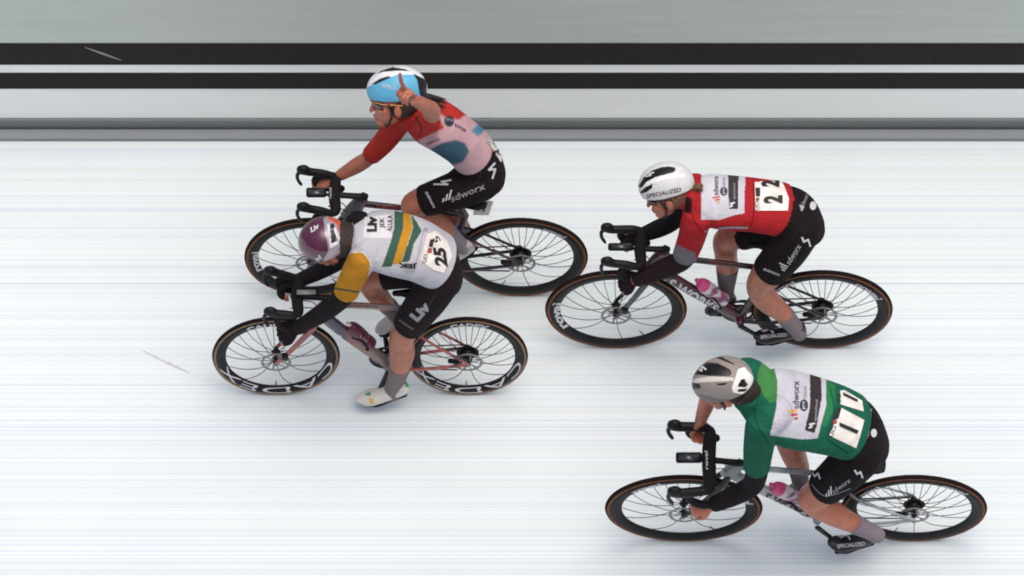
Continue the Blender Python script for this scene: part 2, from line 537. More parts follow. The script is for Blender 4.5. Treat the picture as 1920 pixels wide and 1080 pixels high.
def bicycle(F, D, label):
    root = F.root('bicycle')
    tag(root, label, 'bicycle', 'racing bicycles crossing the finish')
    P = F.P
    def tubes(name, secs_list, m, sides=14, sub=4, cap='round', parent=None, flat=None):
        b = bmesh.new()
        for s in secs_list: sweep(b, s, sides, sub, cap, cap)
        return link(name, mesh_from(b, name), m, parent or root)
    wf, of, _ = wheel(F, root, F.hubf, F.wf, D, True)
    wr, orr, sxr = wheel(F, root, F.hubr, F.wr, D, False)
    fm = D['frame']
    st = P(*D['stem_top']); bb = P(*D['bb']); cl = P(*D['cluster'])
    t = (st.z - .705) / (st.z - .34); crown = st + (F.H(F.hubf[0], 0, .34) - st) * t; crown.x += .012
    ht = st + (crown - st) * .12
    fr = tubes('frame', [[(ht, .022, .034), (ht + (crown - ht) * .5, .022, .044), (crown, .025, .046)],
                         [(ht + (crown - ht) * .25, .016, .02), (ht + (cl - ht) * .5 + (crown - ht) * .12, .014, .019), (cl, .013, .017)],
                         [(crown + (ht - crown) * .12, .022, .036), (crown + (bb - crown) * .5, .022, .036), (bb, .024, .034)],
                         [(bb, .02, .022), (bb + (cl - bb) * .5, .014, .022), (cl, .013, .021)],
                         [(bb + Vector((0, -.034, 0)), .022), (bb + Vector((0, .034, 0)), .022)]], fm, 16)
    sw = D.get('sw', .047)
    hubr = F.H(F.hubr[0], 0, .34)
    for sgn in (-1, 1):
        s0 = bb + (cl - bb) * .72
        tubes('seat_stay', [[(s0 + Vector((.004, sgn * .012, 0)), .008, .009), (s0 + (hubr - s0) * .25 + Vector((0, sgn * sw * .8, 0)), .0065, .008), (hubr + Vector((-.004, sgn * sw, .006)), .006, .008)]], D['stay'], 10)
        tubes('chain_stay', [[(bb + Vector((.01, sgn * .026, 0)), .009, .013), (bb + (hubr - bb) * .35 + Vector((0, sgn * sw * .9, -.01)), .008, .0115), (hubr + Vector((-.006, sgn * sw, -.006)), .007, .011)]], D['stay'], 10)
        hubf = F.H(F.hubf[0], 0, .34)
        fk = tubes('fork_blade', [[(crown + Vector((.004, sgn * .012, .01)), .013, .02), (crown + (hubf - crown) * .2 + Vector((.008, sgn * .038, 0)), .011, .019),
                              (crown + (hubf - crown) * .65 + Vector((.01, sgn * .044, 0)), .009, .015), (hubf + Vector((0, sgn * .05, 0)), .007, .011)]], D['fork'], 12)
    # caliper lumps on the near side
    b = bmesh.new(); box(b, F.H(F.hubf[0], -.052, .34) + Vector((.045, 0, .07)), .035, .02, .055, bevel=.006)
    link('brake_caliper', mesh_from(b, 'brake_caliper'), 'black_plastic', root)
    b = bmesh.new(); box(b, hubr + Vector((-.07, -.04, .012)), .06, .02, .03, bevel=.006)
    link('brake_caliper', mesh_from(b, 'brake_caliper'), 'black_plastic', root)
    # seat post and saddle
    sa = P(*D['saddle']) + Vector((-.085, 0, -.02))
    tubes('seat_post', [[(cl, .012, .018), (sa + Vector((.0, 0, -.03)), .011, .016)]], D['stay'])
    b = bmesh.new()
    for fx, wd, th in ((.125, .062, .018),):
        sweep(b, [(sa + Vector((.13, 0, .008)), .055, .012), (sa + Vector((.08, 0, .012)), .066, .018), (sa + Vector((.0, 0, .004)), .04, .018), (sa + Vector((-.08, 0, .0)), .022, .016), (sa + Vector((-.14, 0, -.004)), .016, .012)], 16, 4)
    link('saddle', mesh_from(b, 'saddle'), 'black_plastic', root)
    for y in (.02, -.02):
        tubes('saddle_rail', [[(sa + Vector((.09, y, -.012)), .0035), (sa + Vector((.04, y, -.032)), .0035), (sa + Vector((-.04, y, -.032)), .0035), (sa + Vector((-.11, y * .3, -.012)), .0035)]], 'dark_steel', 8)
    # brake hoses sweeping from the bar into the frame, axle ends
    for y in (.03, -.03):
        tubes('brake_hose', [[(P(*D['bar']) + Vector((0, y * 2, -.01)), .0026), (P(*D['bar']) + Vector((-.03, y, -.06)), .0026), (crown + Vector((-.035, y * .6, .09)), .0026), (crown + Vector((-.01, y * .5, .05)), .0026)]], 'black_plastic', 6, 5)
    for hb_, w_ in ((F.H(F.hubf[0], 0, .34), .056), (hubr, sw + .01)):
        b = bmesh.new(); sweep(b, [(hb_ + Vector((0, -w_ - .004, 0)), .008), (hb_ + Vector((0, -w_ + .012, 0)), .009)], 12, 1, 'flat', 'flat', ref=Vector((1, 0, 0)))
        link('axle_end', mesh_from(b, 'axle_end'), 'steel', root)
    # stem, bar, hoods, levers
    bc = P(*D['bar']); hw = D['hw']; bk = D.get('bk', 1.1)
    def fat(q): return [(a[0],) + tuple(r_ * bk for r_ in a[1:]) for a in q]
    tubes('stem', [[(st + Vector((.012, 0, .004)), .018, .015), (st, .019, .016), (bc + (st - bc) * .5, .016, .014), (bc, .018, .015)],
                   [(st + Vector((0, 0, .012)), .017), (ht, .019)]], 'black_plastic')
    tip = D['tip']; th = D['tip_h']
    x0 = bc.x; h0 = bc.z; xt = (tip - F.cx) / S
    barpts = [(Vector((x0 - .035, -hw, h0 + .004)), .0175), (Vector((x0 - .008, -hw * .96, h0 + .002)), .019), (Vector((x0 + .006, -hw * .8, h0)), .021, .024), (Vector((x0 + .002, -hw * .35, h0)), .018, .027), (Vector((x0, 0, h0)), .019, .027),
              (Vector((x0 + .002, hw * .35, h0)), .018, .027), (Vector((x0 + .006, hw * .8, h0)), .021, .024), (Vector((x0 - .008, hw * .96, h0 + .002)), .019), (Vector((x0 - .035, hw, h0 + .004)), .0175)]
    b = bmesh.new(); sweep(b, fat(barpts), 14, 5, ref=Vector((0, 0, 1)))
    hbar = link('handlebar', mesh_from(b, 'handlebar'), 'black_tape', root)
    for s in (-1, 1):
        y = s * hw
        dh = D.get('dh', (0, 0))[0 if s < 0 else 1]
        tubes('bar_drop', [fat([(Vector((x0 - .03, y, h0 + .002)), .0165), (Vector((x0 - .075, y, h0 - .008)), .016), (Vector((x0 - .098, y * 1.02, h0 - .045)), .016), (Vector((x0 - .082, y * 1.04, h0 - .092)), .016),
                            (Vector((x0 - .035, y * 1.05, h0 - .12)), .0165), (Vector((x0 + .035, y * 1.05, h0 - .125)), .0165)])], 'black_tape', 12, 5, parent=hbar)
        z = th + dh
        hd = tubes('brake_hood', [fat([(Vector((x0 - .028, y, h0 + .006)), .0185), (Vector((x0 - .07, y, (h0 + z) / 2 + .002)), .0185, .021), (Vector((xt + .05, y, z - .004)), .0185, .023), (Vector((xt + .024, y, z + .012)), .021, .029), (Vector((xt + .008, y, z + .016)), .017, .025)])],
                   'black_plastic', 14, 5)
        tubes('brake_lever', [fat([(Vector((xt + .012, y, z + .004)), .011, .009), (Vector((xt - .006, y, z - .03)), .011, .009), (Vector((xt - .004, y * .99, z - .075)), .009, .008), (Vector((xt + .012, y * .98, z - .115)), .008, .007)])],
              'dark_steel' if D.get('lever_steel') else 'black_plastic', 8, 4, parent=hd)
    # computer
    cpx0, cpx1, cpy, cw = D['computer']
    c = P((cpx0 + cpx1) / 2, cpy, 0)
    b = bmesh.new(); box(b, c, (cpx1 - cpx0) / S, cw, .02, bevel=.006)
    cp = link('computer', mesh_from(b, 'computer'), 'black_plastic', root)
    b = bmesh.new(); box(b, c + Vector((0, 0, .0108)), (cpx1 - cpx0) / S * .8, cw * .78, .003, bevel=.001)
    link('screen', mesh_from(b, 'screen'), D.get('screen', 'screen'), cp)
    tubes('computer_mount', [[(bc + Vector((0, 0, .0)), .008), (c + Vector((0, 0, -.014)), .009)]], 'black_plastic', 8, 2)
    # crankset: chainring and far crank beyond the frame, near crank towards the camera
    axn = D['axle_v']
    b = lathe([(.098, .030), (.098, .034), (.080, .034), (.080, .030)], 56)
    for k in range(4):
        a = k * math.pi / 2 + .5
        sweep(b, [(Vector((.012 * math.cos(a), .032, .012 * math.sin(a))), .003, .012), (Vector((.086 * math.cos(a), .032, .086 * math.sin(a))), .002, .008)], 6, 1)
    ring = link('chainring', mesh_from(b, 'chainring'), 'dark_steel', root); ring.location = bb
    b = lathe([(.070, .024), (.070, .0275), (.056, .0275), (.056, .024)], 48)
    link('inner_ring', mesh_from(b, 'inner_ring'), 'black_plastic', ring)
    for key, v in (('pedal_n', -axn), ('pedal_f', axn)):
        pp = P(*D[key], v)
        sg = -1 if v < 0 else 1
        a0 = bb + Vector((0, sg * axn * .62, 0)); a1 = Vector((pp.x, sg * axn * .78, pp.z))
        ck = tubes('crank_arm', [[(a0, .009, .016), ((a0 + a1) / 2, .008, .014), (a1, .008, .012)]], 'carbon', 12, 3)
        b = bmesh.new(); box(b, pp, .06, .05, .016, bevel=.005)
        sweep(b, [(a1, .006), (pp, .006)], 8, 1)
        link('pedal', mesh_from(b, 'pedal'), 'black_plastic', ck)
    # cassette, derailleur, chain
    b = bmesh.new()
    for k in range(9):
        r_ = .056 - k * .0042
        lb = lathe([(r_, .018 + k * .0034), (r_, .0198 + k * .0034), (r_ - .012, .0198 + k * .0034), (r_ - .012, .018 + k * .0034)], 32)
        me = bpy.data.meshes.new('x'); lb.to_mesh(me); lb.free(); b.from_mesh(me); bpy.data.meshes.remove(me)
    sweep(b, [(Vector((0, .016, 0)), .028), (Vector((0, .052, 0)), .014)], 16, 1, ref=Vector((1, 0, 0)))
    link('cassette', mesh_from(b, 'cassette'), 'chain', root).location = hubr
    jw = hubr + Vector((-.03, .05, -.09)); j2 = hubr + Vector((-.055, .05, -.165))
    tubes('derailleur', [[(hubr + Vector((.005, .055, -.02)), .012), (jw + Vector((.02, .01, .02)), .018), (jw, .016)], [(jw, .01, .012), (j2, .01, .012)]], D.get('mech', 'dark_steel'), 10)
    v = .034
    rC = .096
    tubes('chain', [[(bb + Vector((0, v, rC)), .003, .0045), (hubr + Vector((0, v, .047)), .003, .0045)],
                    [(bb + Vector((0, v, -rC)), .003, .0045), (j2 + Vector((.0, -.012, -.018)), .003, .0045)],
                    [(hubr + Vector((.04, v, -.02)), .003, .0045), (jw + Vector((.012, -.01, .0)), .003, .0045), (j2 + Vector((.016, -.01, 0)), .003, .0045)]], 'chain', 6, 2)
    if 'cage' in D:
        p0, p1 = P(*D['cage'][0]), P(*D['cage'][1])
        dr = (p1 - p0).normalized(); up = Vector((-dr.z, 0, dr.x)); up = up if up.z > 0 else -up
        b = bmesh.new()
        for s in (-1, 1):
            sweep(b, [(p1 - up * .036 + Vector((0, s * .012, 0)), .004, .003), (p1 - up * .01 + Vector((0, s * .036, 0)), .007, .0025), ((p0 * .5 + p1 * .5) + up * .012 + Vector((0, s * .039, 0)), .009, .0025), (p0 * .62 + p1 * .38 - up * .036 + Vector((0, s * .014, 0)), .006, .003)], 8, 4)
        sweep(b, [(p1 - up * .04, .012, .004), (p0 * .6 + p1 * .4 - up * .04, .012, .004)], 8, 2)
        link('bottle_cage', mesh_from(b, 'bottle_cage'), 'black_plastic', root)
    return root, fr

def bottle(F, p0, p1, r, mats, label, grp, cap_len=.28):
    root = F.root('water_bottle'); tag(root, label, 'bottle', grp)
    a, b_ = F.P(*p0), F.P(*p1)
    def seg(name, t0, t1, prof, m):
        b = bmesh.new()
        sweep(b, [(a + (b_ - a) * (t0 + (t1 - t0) * q), rr * r) for q, rr in prof], 20, 3, 'flat', 'flat')
        return link(name, mesh_from(b, name), m, root)
    seg('bottle_body', .34, 1.0, ((0, .9), (.06, 1), (.42, 1), (.5, .9), (.6, .9), (.68, 1), (.95, 1), (1, .9)), mats[0])
    seg('collar', .22, .345, ((0, .95), (.2, 1.03), (.9, 1.03), (1, .98)), mats[1])
    seg('cap', .02, .225, ((0, .45), (.15, .72), (.6, .95), (1, 1.0)), mats[2])
    seg('nozzle', -.1, .03, ((0, .28), (.3, .34), (.7, .3), (1, .32)), mats[3])
    return root

# ================================================================== riders
def axes(f, u):
    f = Vector(f).normalized(); u = Vector(u); u = (u - f * u.dot(f)).normalized()
    return f, u.cross(f).normalized() * -1, u      # forward, side (towards +lateral when f = -x), up

def head_blobs(bm, c, ax, k=1.):
    f, s, u = ax
    def at(a, b, d): return c + (f * a + s * b + u * d) * k
    def bl(p, r): blob(bm, at(*p), ax, [q * k for q in r], 18)
    bl((-.012, 0, .028), (.098, .076, .092))
    bl((.04, 0, -.038), (.052, .058, .074))
    bl((.03, 0, -.07), (.05, .05, .045))
    bl((.066, 0, -.100), (.026, .028, .022))
    bl((.078, 0, .012), (.022, .045, .014))           # brow
    sweep(bm, [(at(.088, 0, .004), .008 * k), (at(.100, 0, -.022), .0085 * k), (at(.107, 0, -.041), .0105 * k)], 10, 3, ref=s)   # nose
    bl((.090, 0, -.066), (.012, .022, .006)); bl((.087, 0, -.079), (.012, .019, .007))   # lips
    for q in (-1, 1):
        bl((.056, q * .036, -.032), (.03, .024, .022))    # cheek bones
        bl((-.008, q * .076, -.030), (.018, .010, .030))  # ears

def hand_sweeps(bm, wrist, knuck, palm, curl, thumb=1, k=1., grow=0., tips=True):
    """wrist -> knuckles, palm = direction the fingers close to; curl per finger (index .. little) in degrees per joint"""
    f = (knuck - wrist); ln = f.length; f.normalize()
    n = (palm - f * palm.dot(f)).normalized(); s = f.cross(n) * thumb     # s points to the thumb side
    w = .038 * k
    sweep(bm, [(wrist - f * .02 * k, .02 * k + grow, .024 * k + grow), (wrist + f * ln * .35, .017 * k + grow, .033 * k + grow), (wrist + f * ln * .75, .0155 * k + grow, .04 * k + grow), (knuck, .013 * k + grow, .038 * k + grow)],
          14, 3, ref=n)
    L = (.078, .086, .080, .062)
    for i in range(4):
        b = knuck + s * (w - i * w * 2 / 3.) * .82 - f * (.004 if i in (0, 3) else 0)
        d = f.copy(); p = b.copy(); r = (.0092, .0096, .0092, .008)[i] * k + grow
        pts = [(p - f * .012, r)]
        nseg = 3 if tips else 2
        for j in range(nseg):
            d = Matrix.Rotation(R(curl[i]) * (1, 1.05, .6)[j], 3, f.cross(n)) @ d
            p = p + d * L[i] * k * (.45, .3, .25)[j]
            pts.append((p.copy(), r * (1, .93, .8)[j]))
        sweep(bm, pts, 8, 3, ref=s)
    tb = wrist + f * ln * .3 + s * .026 * k
    d1 = (f * .65 + s * .6 + n * .35).normalized(); d2 = (f * .85 + s * .12 + n * .55).normalized()
    sweep(bm, [(tb, .015 * k + grow), (tb + d1 * .036 * k, .012 * k + grow), (tb + d1 * .036 * k + d2 * .03 * k, .0105 * k + grow)] + ([(tb + d1 * .036 * k + d2 * .055 * k, .0085 * k)] if tips else []), 10, 3, ref=n)

def helmet(F, person, c, ax, dims, base, regions, vents, lower=-.35, tail=.0, m='helmet_shell'):
    f, s, u = ax; L, W, H = dims
    bm = bmesh.new(); nu, nv = 200, 90; rings = []
    for j in range(nv + 1):
        ph = lower + (math.pi / 2 - lower) * j / nv
        row = []
        for i in range(nu):
            a = 2 * math.pi * i / nu
            ca, sa = math.cos(a), math.sin(a)
            cp, sp = max(math.cos(ph), 0) ** .92, math.sin(ph)
            x = L * ca * cp; y = W * sa * cp * (1 - .10 * ca); z = H * sp
            if ca < 0: x -= tail * (-ca) * cp; z += -.012 * ca * ca * (1 - sp)
            row.append(bm.verts.new(c + f * x + s * y + u * z))
        rings.append(row)
    for a, b in zip(rings[:-1], rings[1:]):
        for i in range(nu): bm.faces.new((a[i], a[(i + 1) % nu], b[(i + 1) % nu], b[i]))
    bmesh.ops.remove_doubles(bm, verts=rings[-1], dist=1e-4)
    me = mesh_from(bm, 'helmet')
    n = len(me.vertices)
    co = np.empty(n * 3); me.vertices.foreach_get('co', co); co = co.reshape(-1, 3)
    no = np.empty(n * 3); me.vertices.foreach_get('normal', no); no = no.reshape(-1, 3)
    px, py = F.pix(co); face = -(no @ np.array(F.d)) > -.1
    for poly, depth in vents:
        kk = inpoly(px, py, poly) & face
        co[kk] -= no[kk] * depth
    me.vertices.foreach_set('co', co.reshape(-1).astype(np.float32)); me.update()
    # colours go by the undented outline
    col = np.ones((n, 4)); col[:, :3] = lin(base)
    for poly, cc in list(regions) + [(v[0], '141214') for v in vents]:
        kk = inpoly(px, py, poly) & face; col[kk, :3] = lin(cc)
    a = me.color_attributes.new('Col', 'FLOAT_COLOR', 'POINT'); a.data.foreach_set('color', col.reshape(-1).astype(np.float32))
    o = link('helmet', me, m, person)
    sd_ = o.modifiers.new('shell', 'SOLIDIFY'); sd_.thickness = .012; sd_.offset = -1
    return o

def shoe(F, person, heel, ball, toe, v, col, regions, k=1., h_mid=None, sole='141316'):
    """heel, ball, toe: (px, py) along the foot axis"""
    a, b, t = F.P(*heel, v), F.P(*ball, v), F.P(*toe, v)
    f = (t - a).normalized(); up = Vector((-f.z, 0, f.x)); up = up if up.z > 0 else -up
    bm = bmesh.new()
    mid = a * .5 + b * .5
    sweep(bm, [(a + up * .012, .026 * k, .036 * k), (a * .75 + b * .25 + up * .012, .031 * k, .042 * k), (mid + up * .006, .036 * k, .036 * k), (b, .043 * k, .031 * k), (b * .5 + t * .5 - up * .002, .040 * k, .026 * k), (t - up * .004 - f * .016, .026 * k, .018 * k)], 18, 4)
    sweep(bm, [(a + up * .02, .024 * k, .03 * k), (a + up * .055, .026 * k, .028 * k)], 14, 3, 'round', 'flat')
    me = remesh(bm, .005, 3, 'shoe'); paint(me, F, col, regions)
    o = link('shoe', me, 'shoe', person)
    bm = bmesh.new()
    sweep(bm, [(a - up * .024 * k, .022 * k, .008), (mid - up * .028 * k, .028 * k, .007), (b - up * .029 * k, .037 * k, .007), (t - up * .02 * k - f * .02, .022 * k, .007)], 14, 4)
    paint_me = mesh_from(bm, 'sole'); link('sole', paint_me, 'black_plastic', o)
    return o

def person(F, D, label):
    root = F.root('person'); tag(root, label, 'cyclist', 'cyclists crossing the finish')
    P, L = F.P, F.L
    ax = axes(D['face'], D['up']); hc = P(*D['head'])
    kh = D.get('hk', 1.0)
    # ---- body, one continuous surface
    bm = bmesh.new()
    T = D['torso']
    sweep(bm, L(T), 24, 5)
    nb = L([T[-1]])[0][0]
    sweep(bm, [(nb, .062, .056), ((nb + hc) / 2 - ax[0] * .02 * kh, .052, .052), (hc - ax[0] * .022 * kh - ax[2] * .03 * kh, .05, .05)], 14, 3)
    head_blobs(bm, hc, ax, kh)
    for key in ('arm_n', 'arm_f', 'leg_n', 'leg_f'):
        sweep(bm, L(D[key]), 18, 5)
    for key in ('hand_n', 'hand_f'):
        h = D[key]; hand_sweeps(bm, P(*h['w']), P(*h['k']), Vector(h['palm']), h['curl'], h.get('thumb', 1), h.get('s', 1.))
    for key in ('foot_n', 'foot_f'):
        h = D[key]
        a, b, t = [P(*q, h['v']) for q in (h['heel'], h['ball'], h['toe'])]
        sweep(bm, [(a + Vector((0, 0, .02)), .018), ((a + b) / 2, .016), (b, .018, .010)], 12, 3)
    for q in D.get('extra_body', ()): sweep(bm, L(q), 10, 4)
    me = remesh(bm, .0046, 2, 'body')
    paint(me, F, D['skin'], D.get('skin_regions', ()), 1.)
    body = link('body', me, 'skin', root)
    out = {'root': root, 'body': body}
    def garment(name, sw, base, regions, m='cloth', vox=.005, sm=4, parent=None, soft=0):
        b = bmesh.new()
        for s in sw: sweep(b, *s[0:1], **s[1])
        me_ = remesh(b, vox, sm, name); paint(me_, F, base, regions, soft=soft)
        o = link(name, me_, m, parent or root); out.setdefault(name, o)
        return o
    def grow(secs, g): return [(s[0], s[1] + g, s[2] + g) for s in secs]
    # ---- jersey
    J = D['jersey']
    jb, je = J['span']
    sw = [(grow(L(J['secs'] if 'secs' in J else T[jb:je]), .0115), dict(sides=28, sub=6, cap0='flat', cap1=J.get('top', 'round')))]
    for q in J['sleeves']: sw.append((grow(L(q), .0075), dict(sides=18, sub=5, cap0='round', cap1='flat')))
    for q in J.get('extra', ()): sw.append((L(q), dict(sides=18, sub=5)))
    garment('jersey', sw, J['col'], J['reg'], vox=.0045, sm=9, soft=J.get('soft', 0))
    # ---- shorts
    Z = D['shorts']
    sw = [(grow(L(T[:Z['waist']]), .0045), dict(sides=28, sub=6, cap0='round', cap1='flat'))]
    for q in Z['legs']: sw.append((grow(L(q), .008), dict(sides=20, sub=6, cap0='round', cap1='flat')))
    garment('shorts', sw, Z['col'], Z['reg'], sm=9)
    # ---- arm warmers / gloves / socks
    for q in D.get('warmers', ()):
        garment('arm_warmer', [(grow(L(q['p']), .004), dict(sides=16, sub=5, cap0='flat', cap1='flat'))], q['col'], q.get('reg', ()), sm=2)
    for key in D.get('gloves', ()):
        h = D[key]; b = bmesh.new()
        hand_sweeps(b, P(*h['w']), P(*h['k']), Vector(h['palm']), h['curl'], h.get('thumb', 1), h.get('s', 1.), grow=.0028, tips=False)
        me_ = remesh(b, .004, 1, 'glove'); paint(me_, F, D.get('glove_col', '1c181b'), ()); link('glove', me_, 'cloth', root)
    for q in D['socks']:
        garment('sock', [(grow(L(q['p']), .004), dict(sides=16, sub=5, cap0='flat', cap1='round'))], q['col'], q.get('reg', ()), m='sock', sm=2)
    for key in ('foot_n', 'foot_f'):
        h = D[key]; out[key] = shoe(F, root, h['heel'], h['ball'], h['toe'], h['v'], h['col'], h.get('reg', ()), h.get('s', 1.))
    # ---- helmet, straps, glasses, hair
    f, s, u = ax
    hl = D['helmet']
    out['helmet'] = helmet(F, root, hc + (f * hl['off'][0] + u * hl['off'][1]) * kh, ax, hl['dims'], hl['col'], hl['reg'], hl['vents'], hl.get('lower', -.35), hl.get('tail', 0), hl.get('mat', 'helmet_shell'))
    b = bmesh.new()
    for q in (-1, 1):
        sweep(b, [(hc + (f * .03 + s * q * .078 + u * .01) * kh, .002, .006), (hc + (f * .02 + s * q * .068 - u * .05) * kh, .002, .006), (hc + (f * .045 + s * q * .03 - u * .118) * kh, .002, .006), (hc + (f * .05 - u * .126) * kh, .002, .006)], 6, 4, ref=s)
        sweep(b, [(hc + (-f * .05 + s * q * .078 + u * .0) * kh, .002, .005), (hc + (f * .015 + s * q * .07 - u * .045) * kh, .002, .005)], 6, 2, ref=s)
    link('helmet_strap', mesh_from(b, 'helmet_strap'), hl.get('strap', 'strap'), root)
    gm = D.get('glasses')
    if gm:
        b = bmesh.new(); n = 17
        top, bot = [], []
        for i in range(n):
            a = -1 + 2 * i / (n - 1)
            drop = .022 - .010 * math.exp(-(a / .16) ** 2)
            base = hc + (f * (.106 - .045 * a * a) + s * a * .066) * kh
            top.append(b.verts.new(base + u * .012 * kh)); bot.append(b.verts.new(base - u * drop * kh - f * .006 * kh))
        for i in range(n - 1): b.faces.new((top[i], top[i + 1], bot[i + 1], bot[i]))
        gl = link('glasses', mesh_from(b, 'glasses'), gm[0], root)
        md = gl.modifiers.new('t', 'SOLIDIFY'); md.thickness = .003
        b = bmesh.new()
        sweep(b, [(hc + (f * (.107 - .045 * a * a) + s * a * .066 + u * .012) * kh, .0028) for a in [-1 + i / 4 for i in range(9)]], 6, 2)
        for q in (-1, 1):
            sweep(b, [(hc + (f * .064 + s * q * .067 + u * .01) * kh, .003), (hc + (f * .0 + s * q * .082 + u * .004) * kh, .003), (hc + (-f * .03 + s * q * .082 - u * .004) * kh, .0025)], 6, 2)
        link('glasses_frame', mesh_from(b, 'glasses_frame'), gm[1], gl)
    for q in (-1, 1):
        b = bmesh.new(); blob(b, hc + (f * .076 + s * q * .031 - u * .006) * kh, ax, (.013, .013, .012), 10)
        link('eye', mesh_from(b, 'eye'), 'eye_white', root)
    hr = D.get('hair')
    if hr:
        b = bmesh.new()
        blob(b, hc + (-f * .032 - u * .012) * kh, ax, (.084 * kh, .082 * kh, .078 * kh), 18)
        for q in hr.get('blobs', ()): sweep(b, L(q), 16, 4)
        rnd = random.Random(3)
        for st in hr['strands']:
            base = L(st)
            for _ in range(hr.get('n', 9)):
                j = Vector((rnd.uniform(-1, 1), rnd.uniform(-1, 1), rnd.uniform(-1, 1))) * .012
                sweep(b, [(p + j * (i * .6), max(ra * rnd.uniform(.35, .6), .0015)) for i, (p, ra, rb) in enumerate(base)], 7, 4)
        link('hair', mesh_from(b, 'hair'), hr.get('mat', 'hair'), root)
    return out

# ================================================================== the four bicycles and riders
F1 = Frame((582, 481), (976, 482), 248, 253, 56)
F2 = Frame((517.5, 667), (877, 667), 240, 226, 56)
F3 = Frame((1155, 580), (1542, 579), 266, 264, 56)
F4 = Frame((1282, 953), (1714, 952), 296, 274, 62)

def tricolour(name, a, b, c, scale, vec):
    """frame paint fading along the tube"""
    m = bpy.data.materials.new(name); m.use_nodes = True; t = m.node_tree; p = t.nodes['Principled BSDF']
    p.inputs['Roughness'].default_value = .32; p.inputs['Coat Weight'].default_value = .4
    tc = t.nodes.new('ShaderNodeTexCoord'); mp = t.nodes.new('ShaderNodeMapping'); mp.inputs['Scale'].default_value = vec
    t.links.new(tc.outputs['Object'], mp.inputs[0])
    n = t.nodes.new('ShaderNodeTexNoise'); n.inputs['Scale'].default_value = scale; n.inputs['Detail'].default_value = 1
    t.links.new(mp.outputs[0], n.inputs['Vector'])
    cr = t.nodes.new('ShaderNodeValToRGB'); e = cr.color_ramp.elements
    e[0].position = .38; e[0].color = (*lin(a), 1); e[1].position = .62; e[1].color = (*lin(c), 1)
    q = e.new(.5); q.color = (*lin(b), 1)
    t.links.new(n.outputs['Fac'], cr.inputs[0]); t.links.new(cr.outputs[0], p.inputs['Base Color'])
    MATS[name] = m
tricolour('paint_maroon', '1a1218', '45202a', '231a30', 4.5, (1, 1, 1))
tricolour('paint_wine', '30131c', '571d2a', '1c1218', 6, (1, 1, 1))
tricolour('paint_coral', '93443f', 'a55a4e', '5b2f3c', 9, (1, 1, 1))
tricolour('paint_silver', '8e959a', 'a9b0b3', '6e7478', 5, (1, 1, 1))
def ramp_paint(name, stops, x0, x1):
    m = bpy.data.materials.new(name); m.use_nodes = True; t = m.node_tree; p = t.nodes['Principled BSDF']
    p.inputs['Roughness'].default_value = .32; p.inputs['Coat Weight'].default_value = .4
    tc = t.nodes.new('ShaderNodeTexCoord'); sp = t.nodes.new('ShaderNodeSeparateXYZ'); t.links.new(tc.outputs['Object'], sp.inputs[0])
    n = t.nodes.new('ShaderNodeTexNoise'); n.inputs['Scale'].default_value = 14; t.links.new(tc.outputs['Object'], n.inputs['Vector'])
    ma = t.nodes.new('ShaderNodeMath'); ma.operation = 'MULTIPLY_ADD'; ma.inputs[1].default_value = .08; t.links.new(n.outputs['Fac'], ma.inputs[0]); t.links.new(sp.outputs[0], ma.inputs[2])
    mr = t.nodes.new('ShaderNodeMapRange'); mr.inputs['From Min'].default_value = x0; mr.inputs['From Max'].default_value = x1; t.links.new(ma.outputs[0], mr.inputs['Value'])
    cr = t.nodes.new('ShaderNodeValToRGB'); e = cr.color_ramp.elements
    e[0].position = stops[0][0]; e[0].color = (*lin(stops[0][1]), 1); e[1].position = stops[-1][0]; e[1].color = (*lin(stops[-1][1]), 1)
    for q, c in stops[1:-1]:
        k = e.new(q); k.color = (*lin(c), 1)
    t.links.new(mr.outputs[0], cr.inputs[0]); t.links.new(cr.outputs[0], p.inputs['Base Color']); MATS[name] = m
ramp_paint('paint_fade', [(0, '8a7d80'), (.25, '7c5a58'), (.36, '3d2b48'), (.5, '40304e'), (.6, '8a5248'), (.75, '8a7468'), (1, '807a78')], -.36, .16)
mat('paint_black', '1b1519', rough=.3, var=.3, vscale=12, coat=.5)
mat('bottle_maroon', '5a2236', rough=.35, var=.12)
mat('bottle_white', 'cfc8cc', rough=.4, var=.06)
mat('bottle_pink', 'd24b84', rough=.4, var=.15)
tricolour('bottle_print', 'd2cace', '74456a', 'c2608c', 9, (1, 2, 2.5))

ROV = dict(wall='tan_wall', nsp=(18, 24), valve=(300, 250))
B1 = dict(ROV, frame='paint_maroon', stay='paint_maroon', fork='paint_black', stem_top=(681, 369), bar=(627, 365), tip=560, tip_h=.935, dh=(.01, .0), hw=.115,
          bb=(828, 497), cluster=(872, 403), saddle=(893, 372), computer=(574, 612, 361, .055), axle_v=.09, pedal_n=(838, 500), pedal_f=(846, 492), sw=.044,
          print=([('roval', 203, 168, .267, .307)], [('roval', 66, 40, .267, .307)]), ph=.2)
B2 = dict(wall='tan_wall_pale', nsp=(20, 24), valve=(270, 268), ph=.3, frame='paint_fade', stay='paint_coral', fork='paint_coral', stem_top=(624, 559), bar=(557, 556), tip=498, tip_h=.905, dh=(-.012, .012), hw=.115,
          bb=(728, 681), cluster=(784, 579), saddle=(824, 545), computer=(552, 597, 550, .036), screen='screen_pale', axle_v=.09, pedal_n=(704, 752), pedal_f=(722, 624), sw=.053,
          print=([('CADEX', 122, 76, .268, .310), ('CADEX', 352, 196, .272, .314)], [('CADEX', 110, 66, .268, .310), ('CADEX', 352, 196, .272, .314)]), cage=((655, 612), (694, 644)))
